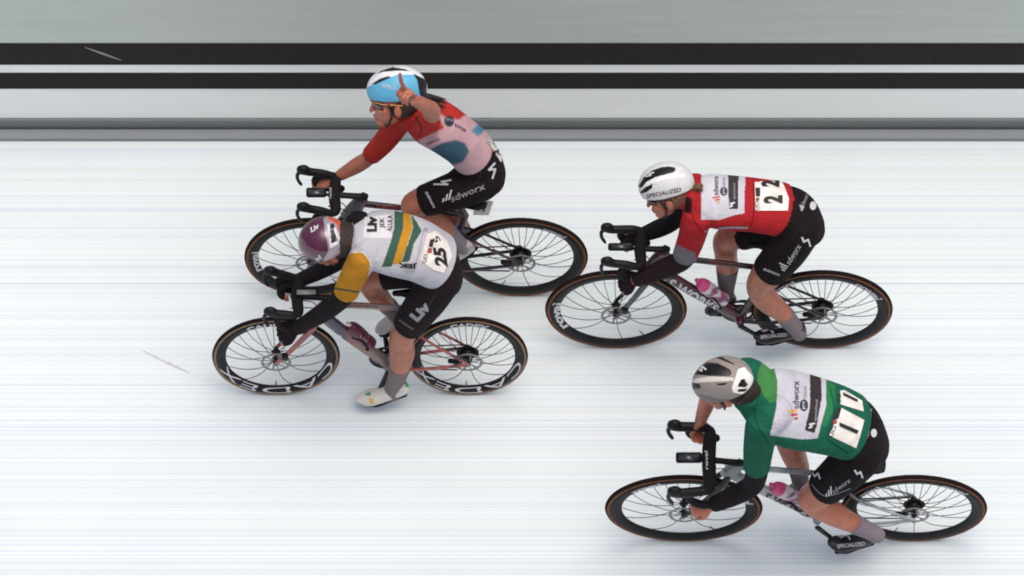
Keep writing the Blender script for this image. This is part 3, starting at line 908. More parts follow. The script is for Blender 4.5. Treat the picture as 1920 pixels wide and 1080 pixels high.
B3 = dict(ROV, frame='paint_wine', stay='paint_black', fork='paint_black', stem_top=(1247, 468), bar=(1200, 466), tip=1130, tip_h=.90, dh=(.02, -.01), hw=.112,
          bb=(1388, 594), cluster=(1450, 505), saddle=(1492, 455), computer=(1140, 1188, 463, .042), axle_v=.09, pedal_n=(1428, 640), pedal_f=(1350, 585), sw=.05, mech='paint_wine',
          print=([('roval', 212, 166, .266, .310)], [('roval', 56, 20, .266, .310), ('roval', 143, 118, .267, .307)]), cage=((1312, 531), (1356, 566)), ph=.6)
B4 = dict(ROV, frame='paint_silver', stay='paint_silver', fork='carbon', stem_top=(1386, 868), bar=(1329, 862), bk=1.32, tip=1256, tip_h=.86, dh=(-.02, .012), hw=.18,
          bb=(1532, 965), cluster=(1604, 893), saddle=(1640, 866), computer=(1267, 1316, 858, .058), axle_v=.115, pedal_n=(1576, 1030), pedal_f=(1490, 930), sw=.07,
          print=([('roval', 140, 110, .267, .307), ('roval', 40, 12, .267, .307)], [('roval', 62, 34, .267, .307), ('roval', 150, 124, .267, .307)]), cage=((1458, 915), (1500, 945)), ph=.0)

bk1, fr1 = bicycle(F1, B1, 'dark maroon racing bicycle farthest from camera with tan tyres and number plate 3')
bk2, fr2 = bicycle(F2, B2, 'leftmost racing bicycle with coral fork and white lettered black rims')
bk3, fr3 = bicycle(F3, B3, 'black and wine red racing bicycle under the rider in red')
bk4, fr4 = bicycle(F4, B4, 'silver framed racing bicycle nearest the camera, ridden in green')

bt2 = bottle(F2, (655, 609), (696, 645), .034, ('bottle_maroon', 'bottle_maroon', 'bottle_maroon', 'bottle_white'), 'dark maroon water bottle on the down tube of the leftmost bicycle', 'water bottles')
bt3 = bottle(F3, (1310, 528), (1358, 564), .036, ('bottle_print', 'bottle_white', 'bottle_pink', 'bottle_pink'), 'pink capped water bottle behind the far shin of the rider in red', 'water bottles')
bt4 = bottle(F4, (1450, 911), (1508, 942), .038, ('bottle_print', 'bottle_white', 'bottle_pink', 'bottle_pink'), 'pink capped water bottle on the silver bicycle nearest the camera', 'water bottles')

SKIN = 'a8674f'
R1 = dict(
    skin=SKIN, head=(739, 186, 0), face=(-1, -.12, -.04), up=(0, .55, .83), hk=1.12,
    torso=[(914, 330, 0, 40, 34), (900, 300, 0, 45, 37), (866, 266, 0, 43, 37), (830, 240, 0, 47, 38), (798, 223, 0, 47, 35), (770, 211, 0, 28, 24)],
    arm_n=[(796, 240, -.09, 19), (806, 222, -.17, 18), (811, 207, -.23, 15), (800, 200, -.27, 14.5), (778, 188, -.31, 11)],
    arm_f=[(752, 226, .09, 18), (722, 264, .105, 18), (692, 295, .12, 15), (668, 311, .12, 15), (632, 332, .115, 10)],
    hand_n=dict(w=(776, 189, -.31), k=(762, 169, -.325), palm=(-.5, -.8, -.2), curl=(62, 66, 72, 74), thumb=1, s=1.1),
    extra_body=[[(762, 174, -.328, 5), (755, 160, -.33, 4.6), (751, 148, -.33, 4.2), (750, 139, -.33, 3.4)]],
    hand_f=dict(w=(628, 334, .113), k=(598, 345, .108), palm=(.1, .2, -1), curl=(22, 26, 30, 34), thumb=-1),
    leg_n=[(905, 338, -.065, 36), (852, 358, -.085, 33), (790, 378, -.09, 27), (774, 388, -.09, 23), (796, 405, -.09, 23), (828, 427, -.09, 21), (858, 453, -.09, 13), (866, 464, -.09, 12)],
    leg_f=[(905, 318, .065, 34), (860, 350, .085, 30), (822, 376, .09, 24), (848, 402, .09, 22), (872, 440, .09, 14), (880, 455, .09, 12)],
    foot_n=dict(heel=(882, 466), ball=(840, 486), toe=(812, 496), v=-.09, col='cfcac4', reg=()),
    foot_f=dict(heel=(888, 458), ball=(850, 480), toe=(824, 490), v=.09, col='cfcac4', reg=()),
    jersey=dict(soft=2.5, span=(1, 6), secs=[(888, 287, 0, 45, 39), (866, 266, 0, 44, 38), (830, 240, 0, 47, 38), (798, 223, 0, 47, 35), (770, 211, 0, 28, 24)], col='bb352e', sleeves=[[(775, 222, .05, 22), (752, 226, .09, 21), (722, 264, .105, 19), (696, 291, .12, 16)], [(800, 238, -.04, 24), (796, 240, -.09, 23), (804, 226, -.15, 20), (808, 215, -.195, 18)]],
                reg=[([(815, 206), (836, 220), (860, 225), (874, 214), (890, 207), (925, 240), (920, 320), (880, 340), (770, 330), (784, 264), (800, 256), (833, 240)], 'cba6ac'),
                     ([(806, 280), (829, 268), (854, 262), (872, 268), (880, 284), (868, 304), (848, 310), (806, 300)], '3f6072'),
                     ([(884, 245), (898, 231), (912, 242), (896, 256)], '4f8aa6')]),
    shorts=dict(waist=3, col='1f181b', reg=(), legs=[[(905, 338, -.065, 36), (852, 358, -.085, 33), (794, 377, -.09, 27.5)], [(905, 318, .065, 34), (860, 350, .085, 30), (832, 369, .09, 26)]]),
    socks=[dict(p=[(836, 434, -.09, 19), (858, 453, -.09, 13.5), (868, 464, -.09, 13)], col='8a8288'), dict(p=[(858, 418, .09, 18), (872, 440, .09, 14.5), (880, 455, .09, 13)], col='8a8288')],
    helmet=dict(off=(-.012, .052), dims=(.146, .100, .112), col='dcdfe2', lower=-.30, tail=.012,
                reg=[([(684, 172), (690, 163), (704, 156), (722, 148), (745, 140), (775, 140), (790, 150), (800, 215), (740, 225), (680, 215)], '5aa9cd'), ([(775, 138), (800, 150), (800, 182), (788, 180), (782, 150)], '1b191c')],
                vents=[([(700, 140), (716, 129), (735, 124), (760, 128), (770, 133), (745, 132), (720, 134)], .008), ([(695, 158), (712, 147), (728, 142), (732, 145), (718, 151), (703, 158)], .008)]),
    glasses=('lens_red', 'amber_frame'),
    hair=dict(strands=[[(776, 176, 0, 12), (792, 182, 0, 11), (806, 186, .0, 7), (830, 196, .0, 2)]], n=10),
)
R2 = dict(
    skin=SKIN, head=(614, 459, 0), face=(-.82, -.12, -.55), up=(-.5, 0, .85), hk=1.05,
    torso=[(834, 522, 0, 38, 34), (820, 492, 0, 52, 38), (780, 470, 0, 58, 40), (738, 458, 0, 62, 42), (700, 450, 0, 58, 36), (668, 446, 0, 34, 26)],
    arm_n=[(682, 482, -.12, 20), (664, 515, -.135, 21), (646, 553, -.145, 18), (606, 586, -.135, 17), (558, 615, -.12, 11)],
    arm_f=[(672, 420, .12, 18), (658, 452, .14, 18), (644, 482, .15, 16), (604, 506, .14, 15), (558, 527, .12, 11)],
    hand_n=dict(w=(554, 616, -.118), k=(528, 622, -.118), palm=(.2, .6, -.7), curl=(48, 52, 55, 58), thumb=1, s=1.2),
    hand_f=dict(w=(554, 528, .118), k=(530, 533, .115), palm=(.2, -.6, -.7), curl=(48, 52, 55, 58), thumb=-1, s=1.25),
    leg_n=[(826, 522, -.06, 38), (802, 560, -.085, 35), (768, 606, -.09, 27), (753, 636, -.09, 24), (754, 664, -.09, 24), (747, 700, -.09, 17), (736, 727, -.09, 13), (737, 738, -.09, 12)],
    leg_f=[(822, 500, .065, 34), (764, 508, .085, 30), (702, 518, .09, 26), (696, 534, .09, 23), (714, 560, .09, 20), (736, 582, .09, 14), (743, 594, .09, 12)],
    foot_n=dict(heel=(758, 731), ball=(702, 744), toe=(668, 748), v=-.09, col='dcdad2', s=1.12,
                reg=[([(756, 714), (772, 712), (772, 726), (760, 726)], '4aa84c'), ([(684, 737), (694, 735), (696, 741), (686, 742)], '5a9a5c'), ([(690, 748), (700, 747), (702, 758), (694, 758)], 'd9b45a'), ([(730, 742), (740, 737), (743, 743), (732, 748)], 'd2b45a')]),
    foot_f=dict(heel=(750, 592), ball=(722, 611), toe=(704, 620), v=.09, col='c9c6c0'),
    jersey=dict(span=(1, 6), secs=[(823, 490, 0, 55, 44), (812, 484, 0, 57, 44), (780, 468, 0, 61, 44), (738, 457, 0, 63, 43), (700, 450, 0, 58, 36), (682, 448, 0, 42, 30)], col='c6c7cf', sleeves=[[(695, 470, -.07, 27), (682, 482, -.12, 25), (664, 515, -.135, 23), (648, 549, -.145, 21)], [(685, 432, .07, 24), (672, 420, .12, 23), (663, 440, .133, 20)]],
                reg=[([(646, 486), (658, 474), (675, 470), (688, 481), (694, 494), (690, 520), (685, 590), (600, 590), (630, 520)], 'c48a26'),
                     ([(622, 538), (672, 546), (672, 550), (622, 542)], '3c5a44'),
                     ([(740, 390), (757, 390), (756, 428), (748, 455), (740, 483), (734, 500), (716, 500), (733, 452), (739, 428)], '3f6152'),
                     ([(756, 390), (769, 400), (774, 426), (769, 443), (756, 481), (752, 494), (736, 496), (748, 455), (757, 426)], 'c8922c'),
                     ([(770, 400), (780, 414), (791, 433), (776, 457), (770, 481), (768, 490), (753, 492), (769, 445), (775, 426)], '3f6152'),
                     ([(650, 380), (680, 380), (690, 405), (660, 425), (640, 440)], '1d181b')]),
    shorts=dict(waist=3, col='241a1f', reg=(), legs=[[(826, 522, -.06, 38), (802, 560, -.085, 35), (765, 611, -.09, 27.5)], [(822, 500, .065, 34), (764, 508, .085, 30), (716, 515, .09, 27)]]),
    warmers=[dict(p=[(650, 544, -.145, 18.5), (640, 560, -.144, 18), (606, 586, -.135, 17), (556, 616, -.12, 12)], col='211c20'), dict(p=[(672, 420, .12, 22), (658, 452, .14, 19), (644, 482, .15, 16), (604, 506, .14, 15), (556, 528, .12, 12)], col='211c20')],
    gloves=('hand_n', 'hand_f'),
    socks=[dict(p=[(750, 686, -.09, 20), (746, 702, -.09, 17), (736, 727, -.09, 13.5), (737, 738, -.09, 13)], col='85787a'), dict(p=[(726, 572, .09, 17), (736, 582, .09, 15), (743, 594, .09, 13)], col='85787a')],
    helmet=dict(off=(-.004, .045), dims=(.128, .112, .118), mat='helmet_gloss', col='52203b', lower=-.30, tail=.004,
                reg=[([(606, 410), (618, 402), (650, 420), (650, 500), (600, 500), (616, 470)], '98909a'), ([(614, 402), (640, 405), (640, 450), (632, 420), (616, 412)], 'c8553a')],
                vents=[([(619, 432), (626, 430), (632, 444), (630, 456), (621, 457)], .01), ([(620, 418), (627, 418), (628, 427), (620, 429)], .008)], strap='strap_red'),
    glasses=('lens_dark', 'strap_red'),
    hair=dict(blobs=[[(632, 448, 0, 33), (650, 449, 0, 34), (668, 449, 0, 29)]], strands=[[(634, 440, 0, 20), (648, 436, 0, 18), (660, 438, 0, 9)], [(640, 455, -.03, 14), (655, 462, -.03, 12), (662, 470, -.03, 5)]], n=7),
)
R3 = dict(
    skin=SKIN, head=(1250, 361, 0), face=(-.93, -.12, -.3), up=(-.3, .42, .85), hk=1.04,
    torso=[(1512, 428, 0, 36, 35), (1492, 402, 0, 48, 40), (1455, 390, 0, 49, 37), (1410, 384, 0, 50, 37), (1360, 380, 0, 52, 38), (1322, 374, 0, 48, 34), (1290, 366, 0, 28, 25)],
    arm_n=[(1308, 404, -.105, 19), (1297, 445, -.13, 22), (1283, 484, -.14, 19), (1242, 505, -.13, 18), (1194, 524, -.118, 12)],
    arm_f=[(1302, 350, .105, 18), (1284, 385, .13, 19), (1264, 413, .14, 16), (1236, 428, .13, 16), (1202, 442, .118, 11)],
    hand_n=dict(w=(1190, 526, -.116), k=(1166, 532, -.116), palm=(.2, .6, -.7), curl=(48, 52, 55, 58), thumb=1),
    hand_f=dict(w=(1198, 443, .116), k=(1172, 447, .112), palm=(.2, -.6, -.7), curl=(46, 50, 54, 56), thumb=-1),
    leg_n=[(1500, 428, -.065, 39), (1478, 466, -.085, 36), (1440, 512, -.09, 31), (1424, 538, -.09, 25), (1438, 562, -.09, 24), (1468, 588, -.09, 18), (1492, 616, -.09, 13), (1497, 624, -.09, 12)],
    leg_f=[(1492, 412, .065, 34), (1425, 430, .085, 30), (1366, 447, .09, 26), (1361, 475, .09, 22), (1364, 505, .09, 20), (1362, 540, .09, 13), (1362, 556, .09, 12)],
    foot_n=dict(heel=(1502, 623), ball=(1442, 631), toe=(1412, 629), v=-.09, col='17161a'),
    foot_f=dict(heel=(1372, 558), ball=(1342, 576), toe=(1322, 584), v=.09, col='17161a'),
    jersey=dict(span=(1, 7), secs=[(1463, 393, 0, 51, 41), (1455, 391, 0, 51, 39), (1410, 384, 0, 51, 38), (1360, 380, 0, 52, 38), (1322, 374, 0, 48, 34), (1290, 366, 0, 28, 25)], col='b0282e', sleeves=[[(1320, 392, -.06, 27), (1308, 404, -.115, 26), (1297, 445, -.13, 23.5), (1284, 480, -.139, 21)], [(1315, 362, .06, 25), (1302, 350, .11, 23), (1290, 374, .125, 20)]],
                reg=[([(1315, 318), (1397, 318), (1396, 400), (1378, 403), (1350, 412), (1315, 412)], 'd4d5de'), ([(1364, 318), (1385, 318), (1384, 392), (1367, 392)], '443b3f'),
                     ([(1250, 478), (1270, 459), (1303, 474), (1310, 500), (1260, 500)], '77757d'), ([(1286, 368), (1297, 372), (1296, 400), (1282, 398)], '1d181b')]),
    shorts=dict(waist=3, col='1f181b', reg=(), legs=[[(1500, 428, -.065, 39), (1478, 466, -.085, 36), (1444, 507, -.09, 32)], [(1492, 412, .065, 34), (1425, 430, .085, 30), (1386, 441, .09, 27)]]),
    warmers=[dict(p=[(1286, 478, -.139, 19.5), (1276, 490, -.139, 18.5), (1242, 505, -.13, 18), (1192, 525, -.118, 12.5)], col='291c22'), dict(p=[(1302, 350, .11, 22), (1284, 385, .13, 19), (1264, 413, .14, 16), (1236, 428, .13, 16), (1200, 442, .118, 12)], col='1f1a1d')],
    gloves=('hand_n', 'hand_f'), glove_col='251a22',
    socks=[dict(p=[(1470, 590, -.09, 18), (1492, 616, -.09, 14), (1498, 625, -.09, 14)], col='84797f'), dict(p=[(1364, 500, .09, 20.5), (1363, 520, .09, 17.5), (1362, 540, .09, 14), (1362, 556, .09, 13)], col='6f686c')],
    helmet=dict(off=(-.008, .048), dims=(.136, .098, .112), col='d0d3d2', lower=-.28, tail=.01,
                reg=[([(1200, 352), (1215, 338), (1260, 326), (1285, 327), (1285, 332), (1262, 332), (1220, 344), (1204, 360)], 'e6e8e8')],
                vents=[([(1196, 350), (1206, 332), (1222, 319), (1238, 313), (1254, 311), (1265, 313), (1267, 318), (1262, 323), (1246, 327), (1228, 332), (1212, 341), (1202, 353)], .005), ([(1199, 361), (1208, 352), (1223, 345), (1222, 353), (1212, 361), (1202, 364)], .007)]),
    glasses=('lens_dark', 'black_plastic'),
    hair=dict(strands=[[(1286, 356, 0, 14), (1300, 352, 0, 12), (1312, 350, -.01, 6)]], n=8, mat='hair_fair'),
)
R4 = dict(
    skin='ad674e', head=(1357, 726, 0), face=(-.9, -.1, -.36), up=(-.35, .2, .9), hk=1.08,
    torso=[(1628, 838, 0, 42, 40), (1606, 806, 0, 62, 46), (1565, 789, 0, 68, 46), (1520, 776, 0, 73, 48), (1475, 766, 0, 75, 48), (1436, 755, 0, 64, 42), (1404, 742, 0, 34, 28)],
    arm_n=[(1430, 792, -.14, 21), (1422, 842, -.18, 24), (1419, 882, -.185, 20), (1408, 912, -.19, 19), (1375, 930, -.185, 18), (1336, 947, -.18, 13)],
    arm_f=[(1400, 694, .145, 19), (1366, 715, .19, 20), (1334, 738, .215, 17), (1322, 765, .20, 15), (1313, 790, .185, 11)],
    hand_n=dict(w=(1333, 949, -.18), k=(1302, 955, -.18), palm=(.2, .6, -.7), curl=(46, 50, 54, 56), thumb=1, s=1.08),
    hand_f=dict(w=(1313, 792, .184), k=(1304, 810, .18), palm=(.3, -.6, -.6), curl=(46, 50, 54, 56), thumb=-1, s=1.05),
    leg_n=[(1612, 852, -.085, 43), (1582, 884, -.11, 39), (1538, 922, -.12, 31), (1522, 938, -.12, 26), (1558, 960, -.12, 25), (1594, 979, -.12, 19), (1630, 996, -.12, 14), (1642, 1002, -.12, 13)],
    leg_f=[(1602, 815, .085, 38), (1545, 805, .11, 34), (1484, 815, .12, 28), (1486, 845, .12, 25), (1497, 875, .12, 20), (1500, 900, .12, 14), (1500, 915, .12, 13)],
    foot_n=dict(heel=(1636, 1010), ball=(1582, 1020), toe=(1552, 1016), v=-.12, col='17161a', s=1.1),
    foot_f=dict(heel=(1512, 912), ball=(1490, 920), toe=(1472, 926), v=.12, col='17161a'),
    jersey=dict(span=(1, 7), secs=[(1597, 801, 0, 64, 49), (1588, 797, 0, 66, 49), (1565, 788, 0, 69, 47), (1520, 776, 0, 73, 48), (1475, 766, 0, 75, 48), (1436, 755, 0, 64, 42), (1404, 742, 0, 34, 28)], col='1c6650', sleeves=[[(1452, 776, -.08, 36), (1431, 792, -.15, 30), (1422, 842, -.18, 26), (1419, 876, -.185, 22.5)], [(1430, 722, .08, 30), (1402, 696, .145, 24), (1376, 708, .18, 20)]],
                extra=[[(1552, 812, -.10, 26), (1578, 834, -.11, 25), (1590, 842, -.10, 22)]],
                reg=[([(1420, 704), (1424, 690), (1432, 672), (1446, 676), (1455, 694), (1460, 716), (1460, 738), (1456, 752), (1446, 756), (1436, 748), (1426, 730), (1420, 716)], '46894a'),
                     ([(1449, 680), (1474, 680), (1518, 696), (1535, 705), (1550, 712), (1549, 760), (1533, 822), (1503, 824), (1444, 816), (1456, 762), (1458, 716)], 'cfd0da'),
                     ([(1519, 700), (1539, 704), (1541, 744), (1531, 800), (1527, 812), (1509, 807), (1519, 762)], '3d3639'),
                     ([(1549, 712), (1566, 722), (1566, 762), (1548, 800), (1540, 800), (1549, 760)], '2f8050')]),
    shorts=dict(waist=3, col='1d181a', reg=(), legs=[[(1612, 852, -.085, 43), (1582, 884, -.11, 39), (1546, 915, -.12, 33)], [(1602, 815, .085, 38), (1545, 805, .11, 34), (1512, 811, .12, 31)]]),
    warmers=[dict(p=[(1419, 872, -.185, 20.5), (1418, 890, -.186, 20), (1408, 912, -.19, 19), (1375, 930, -.185, 18), (1338, 946, -.18, 14)], col='1f191c')],
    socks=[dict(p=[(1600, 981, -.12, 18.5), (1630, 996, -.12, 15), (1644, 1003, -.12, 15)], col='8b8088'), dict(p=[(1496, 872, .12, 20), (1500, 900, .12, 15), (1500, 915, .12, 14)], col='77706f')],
    helmet=dict(off=(-.006, .048), dims=(.150, .118, .118), col='8a857f', lower=-.28, tail=.012,
                reg=[([(1384, 692), (1396, 688), (1414, 708), (1414, 724), (1402, 742), (1376, 736), (1372, 728), (1380, 706)], 'efece7'), ([(1293, 712), (1330, 706), (1376, 708), (1376, 714), (1330, 716), (1294, 718)], 'cdc8c2'), ([(1318, 674), (1336, 669), (1360, 676), (1384, 690), (1378, 700), (1368, 690), (1345, 679)], '8f857e'), ([(1310, 738), (1350, 748), (1392, 748), (1392, 770), (1310, 770)], '6b6762'),
                     ([(1293, 716), (1312, 720), (1314, 728), (1298, 730)], '171518')],
                vents=[([(1297, 702), (1303, 688), (1318, 678), (1345, 680), (1368, 692), (1372, 701), (1366, 705), (1330, 704)], .008), ([(1333, 668), (1352, 668), (1376, 680), (1378, 684), (1352, 674)], .006),
                       ([(1390, 712), (1396, 710), (1404, 722), (1400, 727), (1383, 726)], .008), ([(1384, 730), (1402, 729), (1398, 735), (1384, 736)], .006), ([(1342, 720), (1364, 718), (1358, 723), (1344, 723)], .005)]),
    glasses=('lens_dark', 'black_plastic'),
    hair=dict(blobs=[[(1396, 734, 0, 30), (1412, 742, -.01, 24), (1424, 752, -.03, 14)]], strands=[[(1400, 735, 0, 22), (1416, 742, -.01, 20), (1428, 752, -.02, 10)]], n=9),
)
p1 = person(F1, R1, 'cyclist in red and pale blue jersey raising one finger, farthest from camera')
p2 = person(F2, R2, 'crouched cyclist in white jersey with green and gold bands and maroon helmet')
p3 = person(F3, R3, 'cyclist in red jersey with white back panel and white helmet')
p4 = person(F4, R4, 'cyclist in green jersey with grey helmet, nearest the camera')
# ------------------------------------------------------------------ lettering, number cards and marks on the clothing
class Sheet:
    def __init__(s, F, objs, parent):
        s.F, s.b, s.p = F, bvh_of(objs), parent
    def text(s, t, o, u, v, m='white_print', lift=.0022, **kw):
        kw.setdefault('bold', .01)
        return drape(s.F, s.b, text_px(t, o, u, v, **kw), 'lettering', m, s.p, lift, 4.)
    def poly(s, name, polys, m, lift=.002):
        return drape(s.F, s.b, polybm(polys), name, m, s.p, lift, 4.)
    def disc(s, name, c, r, m, lift=.0022, ry=None):
        ry = ry or r
        return s.poly(name, [[(c[0] + r * math.cos(a), c[1] + ry * math.sin(a)) for a in [2 * math.pi * k / 20 for k in range(20)]]], m, lift)
    def bars(s, o, u, v, m=('white_print',) * 3, name='emblem', lift=.0024):
        """three rising strokes"""
        hs = (.45, .8, 1.15)
        for k in range(3):
            a, b = k * .36, k * .36 + .2
            q = [(a, 0), (b, 0), (b + .12 * hs[k], hs[k]), (a + .12 * hs[k], hs[k])]
            s.poly(name, [[(o[0] + u[0] * x + v[0] * y, o[1] + u[1] * x + v[1] * y) for x, y in q]], m[k], lift)
    def bolt(s, pts, m='white_print', lift=.0024, w=3.2):
        s.poly('emblem', strokes(pts, w), m, lift)

def strokes(pts, w):
    out = []
    for (x0, y0), (x1, y1) in zip(pts[:-1], pts[1:]):
        l = math.hypot(x1 - x0, y1 - y0); nx, ny = -(y1 - y0) / l * w / 2, (x1 - x0) / l * w / 2
        ex, ey = (x1 - x0) / l * w * .3, (y1 - y0) / l * w * .3
        out.append([(x0 + nx - ex, y0 + ny - ey), (x1 + nx + ex, y1 + ny + ey), (x1 - nx + ex, y1 - ny + ey), (x0 - nx - ex, y0 - ny - ey)])
    return out
def boltpts(o, u, v):
    base = [(.0, .95), (.3, .45), (.75, .8), (1, 0)]
    return [(o[0] + u[0] * a + v[0] * b, o[1] + u[1] * a + v[1] * b) for a, b in base]

# --- the rider in red and pale blue
J = Sheet(F1, [p1['jersey']], p1['jersey'])
J.disc('emblem', (842, 227), 9, 'navy_print', ry=10)
J.text('pro', (836, 227), (12, 4), (1, -6), 'grey_print', .004)
J.text('time', (851, 236), (21, 12), (2, -7), 'navy_print')
J.text('sdworx', (801, 272), (24, -10), (-2, -6), 'navy_print')
Z = Sheet(F1, [p1['shorts']], p1['shorts'])
Z.text('sdworx', (847, 379), (63, -25), (-3, -12), 'grey_print')
Z.bars((829, 379), (16, -6), (2, -15))
Z.bolt([(927, 306), (916, 318), (928, 317), (923, 334)], w=3.8)
Z.bolt([(846, 338), (828, 341), (840, 346), (814, 346)])
Z.text('dolmans', (797, 361), (16, 29), (5, -3), 'white_print')
Z = Sheet(F1, [p1['shorts'], p1['jersey']], p1['shorts'])
Z.poly('number_card', [[(910, 262), (924, 252), (936, 268), (948, 297), (938, 304), (921, 277)]], 'bib_paper', .003)
Z.text('3', (942, 292), (-5, -14), (-14, 5), 'black_print', .0052)
Z.text('UCI', (921, 270), (-5, -10), (-5, 2), 'black_print', .0052)
H = Sheet(F1, [p1['helmet']], p1['helmet'])
H.text('SPECI', (716, 163), (24, 6), (1, -7), 'white_print')
SH = Sheet(F1, [p1['foot_n']], p1['foot_n']); SH.text('SPECIALIZED', (858, 474), (28, -8), (0, -5), 'grey_print')
# plate with the rider's number under her saddle
pq = [F1.P(*q, -.02) for q in ((891, 374), (925, 378), (916, 404), (887, 403))]
nrm = (pq[1] - pq[0]).cross(pq[3] - pq[0]).normalized(); nrm = nrm if nrm.dot(F1.d) < 0 else -nrm
bm = bmesh.new(); f_ = bm.faces.new([bm.verts.new(q) for q in pq])
ret = bmesh.ops.extrude_face_region(bm, geom=[f_]); bmesh.ops.translate(bm, verts=[v for v in ret['geom'] if isinstance(v, bmesh.types.BMVert)], vec=-nrm * .003)
plate = link('number_plate', mesh_from(bm, 'number_plate'), 'plate', bk1, False)
Sheet(F1, [plate], plate).text('3', (909, 397), (2, -14), (-15, -2), 'black_print', .0015, bold=.05)
Sheet(F1, [plate], plate).text('4', (896, 388), (2, -8), (-5, -1), 'black_print', .0015)
bm = bmesh.new(); sweep(bm, [(F1.P(884, 384, 0), .006), (F1.P(894, 388, -.018), .006)], 8, 1)
link('plate_bracket', mesh_from(bm, 'plate_bracket'), 'black_plastic', bk1)
D1 = Sheet(F1, [fr1], fr1)
D1.text('S-WORKS', (706, 390), (52, 4), (0, -6), 'rust_print', .0015)

# --- the rider in white, green and gold
J = Sheet(F2, [p2['jersey']], p2['jersey'])
J.poly('white_panel', [[(684, 407), (736, 402), (734, 447), (681, 446)]], 'white_print', .001)
J.text('Liv', (707, 435), (0, -29), (-19, 0), 'black_print', .0034, bold=.06)
J.text('JEK', (723, 428), (0, -19), (-11, 0), 'black_print', .0034)
J.text('ALULA', (735, 434), (1, -30), (-9, 0), 'black_print', .0034)
J.text('JEK', (782, 493), (-36, -3), (0, 11), 'black_print', .003, bold=.05)
J.text('jayco', (778, 506), (-24, -2), (0, 5), 'grey_print', .003)
J.poly('number_card', [[(788, 487), (800, 440), (816, 433), (838, 452), (847, 481), (831, 511), (812, 506)]], 'bib_paper', .003)
J.text('25', (839, 500), (-5, -34), (-24, -3), 'black_print', .0055, bold=.05)
J.text('UCI', (799, 492), (2, -14), (-7, -1), 'black_print', .005)
J.poly('card_patch', [[(800, 474), (808, 475), (809, 466), (802, 465)]], 'rust_print', .005)
J.poly('card_patch', [[(803, 463), (810, 464), (813, 450), (806, 449)]], 'black_print', .005)
J.text('5', (826, 452), (-6, -10), (-10, 5), 'black_print', .005)
J.disc('emblem', (798, 431), 4, 'grey_print')
Z = Sheet(F2, [p2['shorts']], p2['shorts'])
Z.text('Liv', (783, 604), (27, -28), (-16, -13), 'grey_print', bold=.06)
Z.text('LIV ALULA JAYCO', (748, 602), (26, 18), (2, -4), 'grey_print')
H = Sheet(F2, [p2['helmet']], p2['helmet'])
H.text('Liv', (584, 437), (15, -9), (-2, -10), 'white_print', bold=.05)
H.text('Liv', (594, 497), (11, -18), (-9, -4), 'white_print', bold=.05)
H.poly('rear_frame', [[(613, 421), (617, 420), (622, 462), (618, 462)], [(617, 460), (634, 452), (634, 457), (620, 466)], [(626, 428), (629, 427), (637, 446), (634, 455), (632, 447)]], 'white_print', .003)
D2 = Sheet(F2, [fr2], fr2)
D2.text('Liv', (612, 632), (40, 26), (8, -17), 'white_print', .0015, bold=.05)
D2.text('Langma', (668, 575), (40, 2), (0, -5), 'navy_print', .0015)
SH = Sheet(F2, list(bt2.children), [c for c in bt2.children if c.name.startswith('bottle_body')][0])
SH.text('Liv', (674, 634), (14, 9), (3, -7), 'grey_print', .0012)

# --- the rider in red
J = Sheet(F3, [p3['jersey']], p3['jersey'])
J.text('sdworx', (1347, 366), (0, -36), (-10, 0), 'navy_print')
J.bars((1350, 380), (-1, -14), (-11, 4), ('gold_print', 'red_print', 'red_print'))
J.disc('emblem', (1357, 359), 7, 'navy_print', ry=8)
J.text('pro', (1360, 364), (0, -10), (-5, 0), 'white_print', .004)
J.text('time', (1360, 349), (0, -16), (-6, 0), 'grey_print')
J.text('specialized', (1380, 374), (0, -30), (-6, 0), 'grey_print', .0025)
J.bolt(boltpts((1377, 388), (0, -8), (-9, 0)), lift=.0026)
J.poly('number_card', [[(1424, 341), (1466, 341), (1472, 354), (1479, 373), (1477, 395), (1425, 395), (1424, 357)]], 'bib_paper', .003)
J.text('2', (1467, 382), (0, -15), (-36, 0), 'black_print', .0055, bold=.05)
J.text('2', (1461, 352), (0, -12), (-34, -1), 'black_print', .0055, bold=.05)
J.poly('card_strip', [[(1415, 342), (1424, 342), (1424, 395), (1416, 395)]], 'bib_paper', .003)
J.text('UCI', (1422, 394), (0, -16), (-6, 0), 'black_print', .005)
J.disc('card_patch', (1420, 374), 3.4, 'rust_print', .005)
J.poly('card_patch', [[(1416, 353), (1425, 353), (1425, 369), (1417, 369)]], 'black_print', .005)
Z = Sheet(F3, [p3['shorts']], p3['shorts'])
Z.text('sdworx', (1506, 390), (12, -28), (-7, -3), 'grey_print')
Z.bars((1504, 396), (4, -8), (-8, -3))
Z.disc('emblem', (1524, 386), 6, 'white_print', ry=8)
Z.bolt([(1504, 445), (1507, 453), (1515, 449), (1519, 461)], w=3.6)
Z.text('sdworx', (1481, 497), (22, -35), (-9, -7), 'pale_print')
Z.bars((1471, 508), (8, -10), (-15, -5))
Z.text('dolmans', (1431, 506), (30, 11), (2, -5), 'white_print')
H = Sheet(F3, [p3['helmet']], p3['helmet'])
H.bolt([(1226, 324), (1217, 326), (1221, 329), (1211, 331)], w=2.4)
H.text('SPECIALIZED', (1213, 372), (64, -13), (0, -8), 'black_print')
D3 = Sheet(F3, [fr3], fr3)
D3.text('S-WORKS', (1248, 537), (92, 54), (10, -17), 'white_print', .0015, bold=.04, shear=.2)
fb = [c for c in bk3.children if c.name.startswith('fork_blade')]
Sheet(F3, fb, fb[0]).text('SPECIALIZED', (1168, 587), (26, -38), (-7, -4), 'grey_print', .0015)
SH = Sheet(F3, [p3['foot_n']], p3['foot_n'])
SH.text('SPECIALIZED', (1426, 635), (50, -5), (0, -6), 'white_print'); SH.bolt(boltpts((1424, 626), (26, -2), (0, -9)))

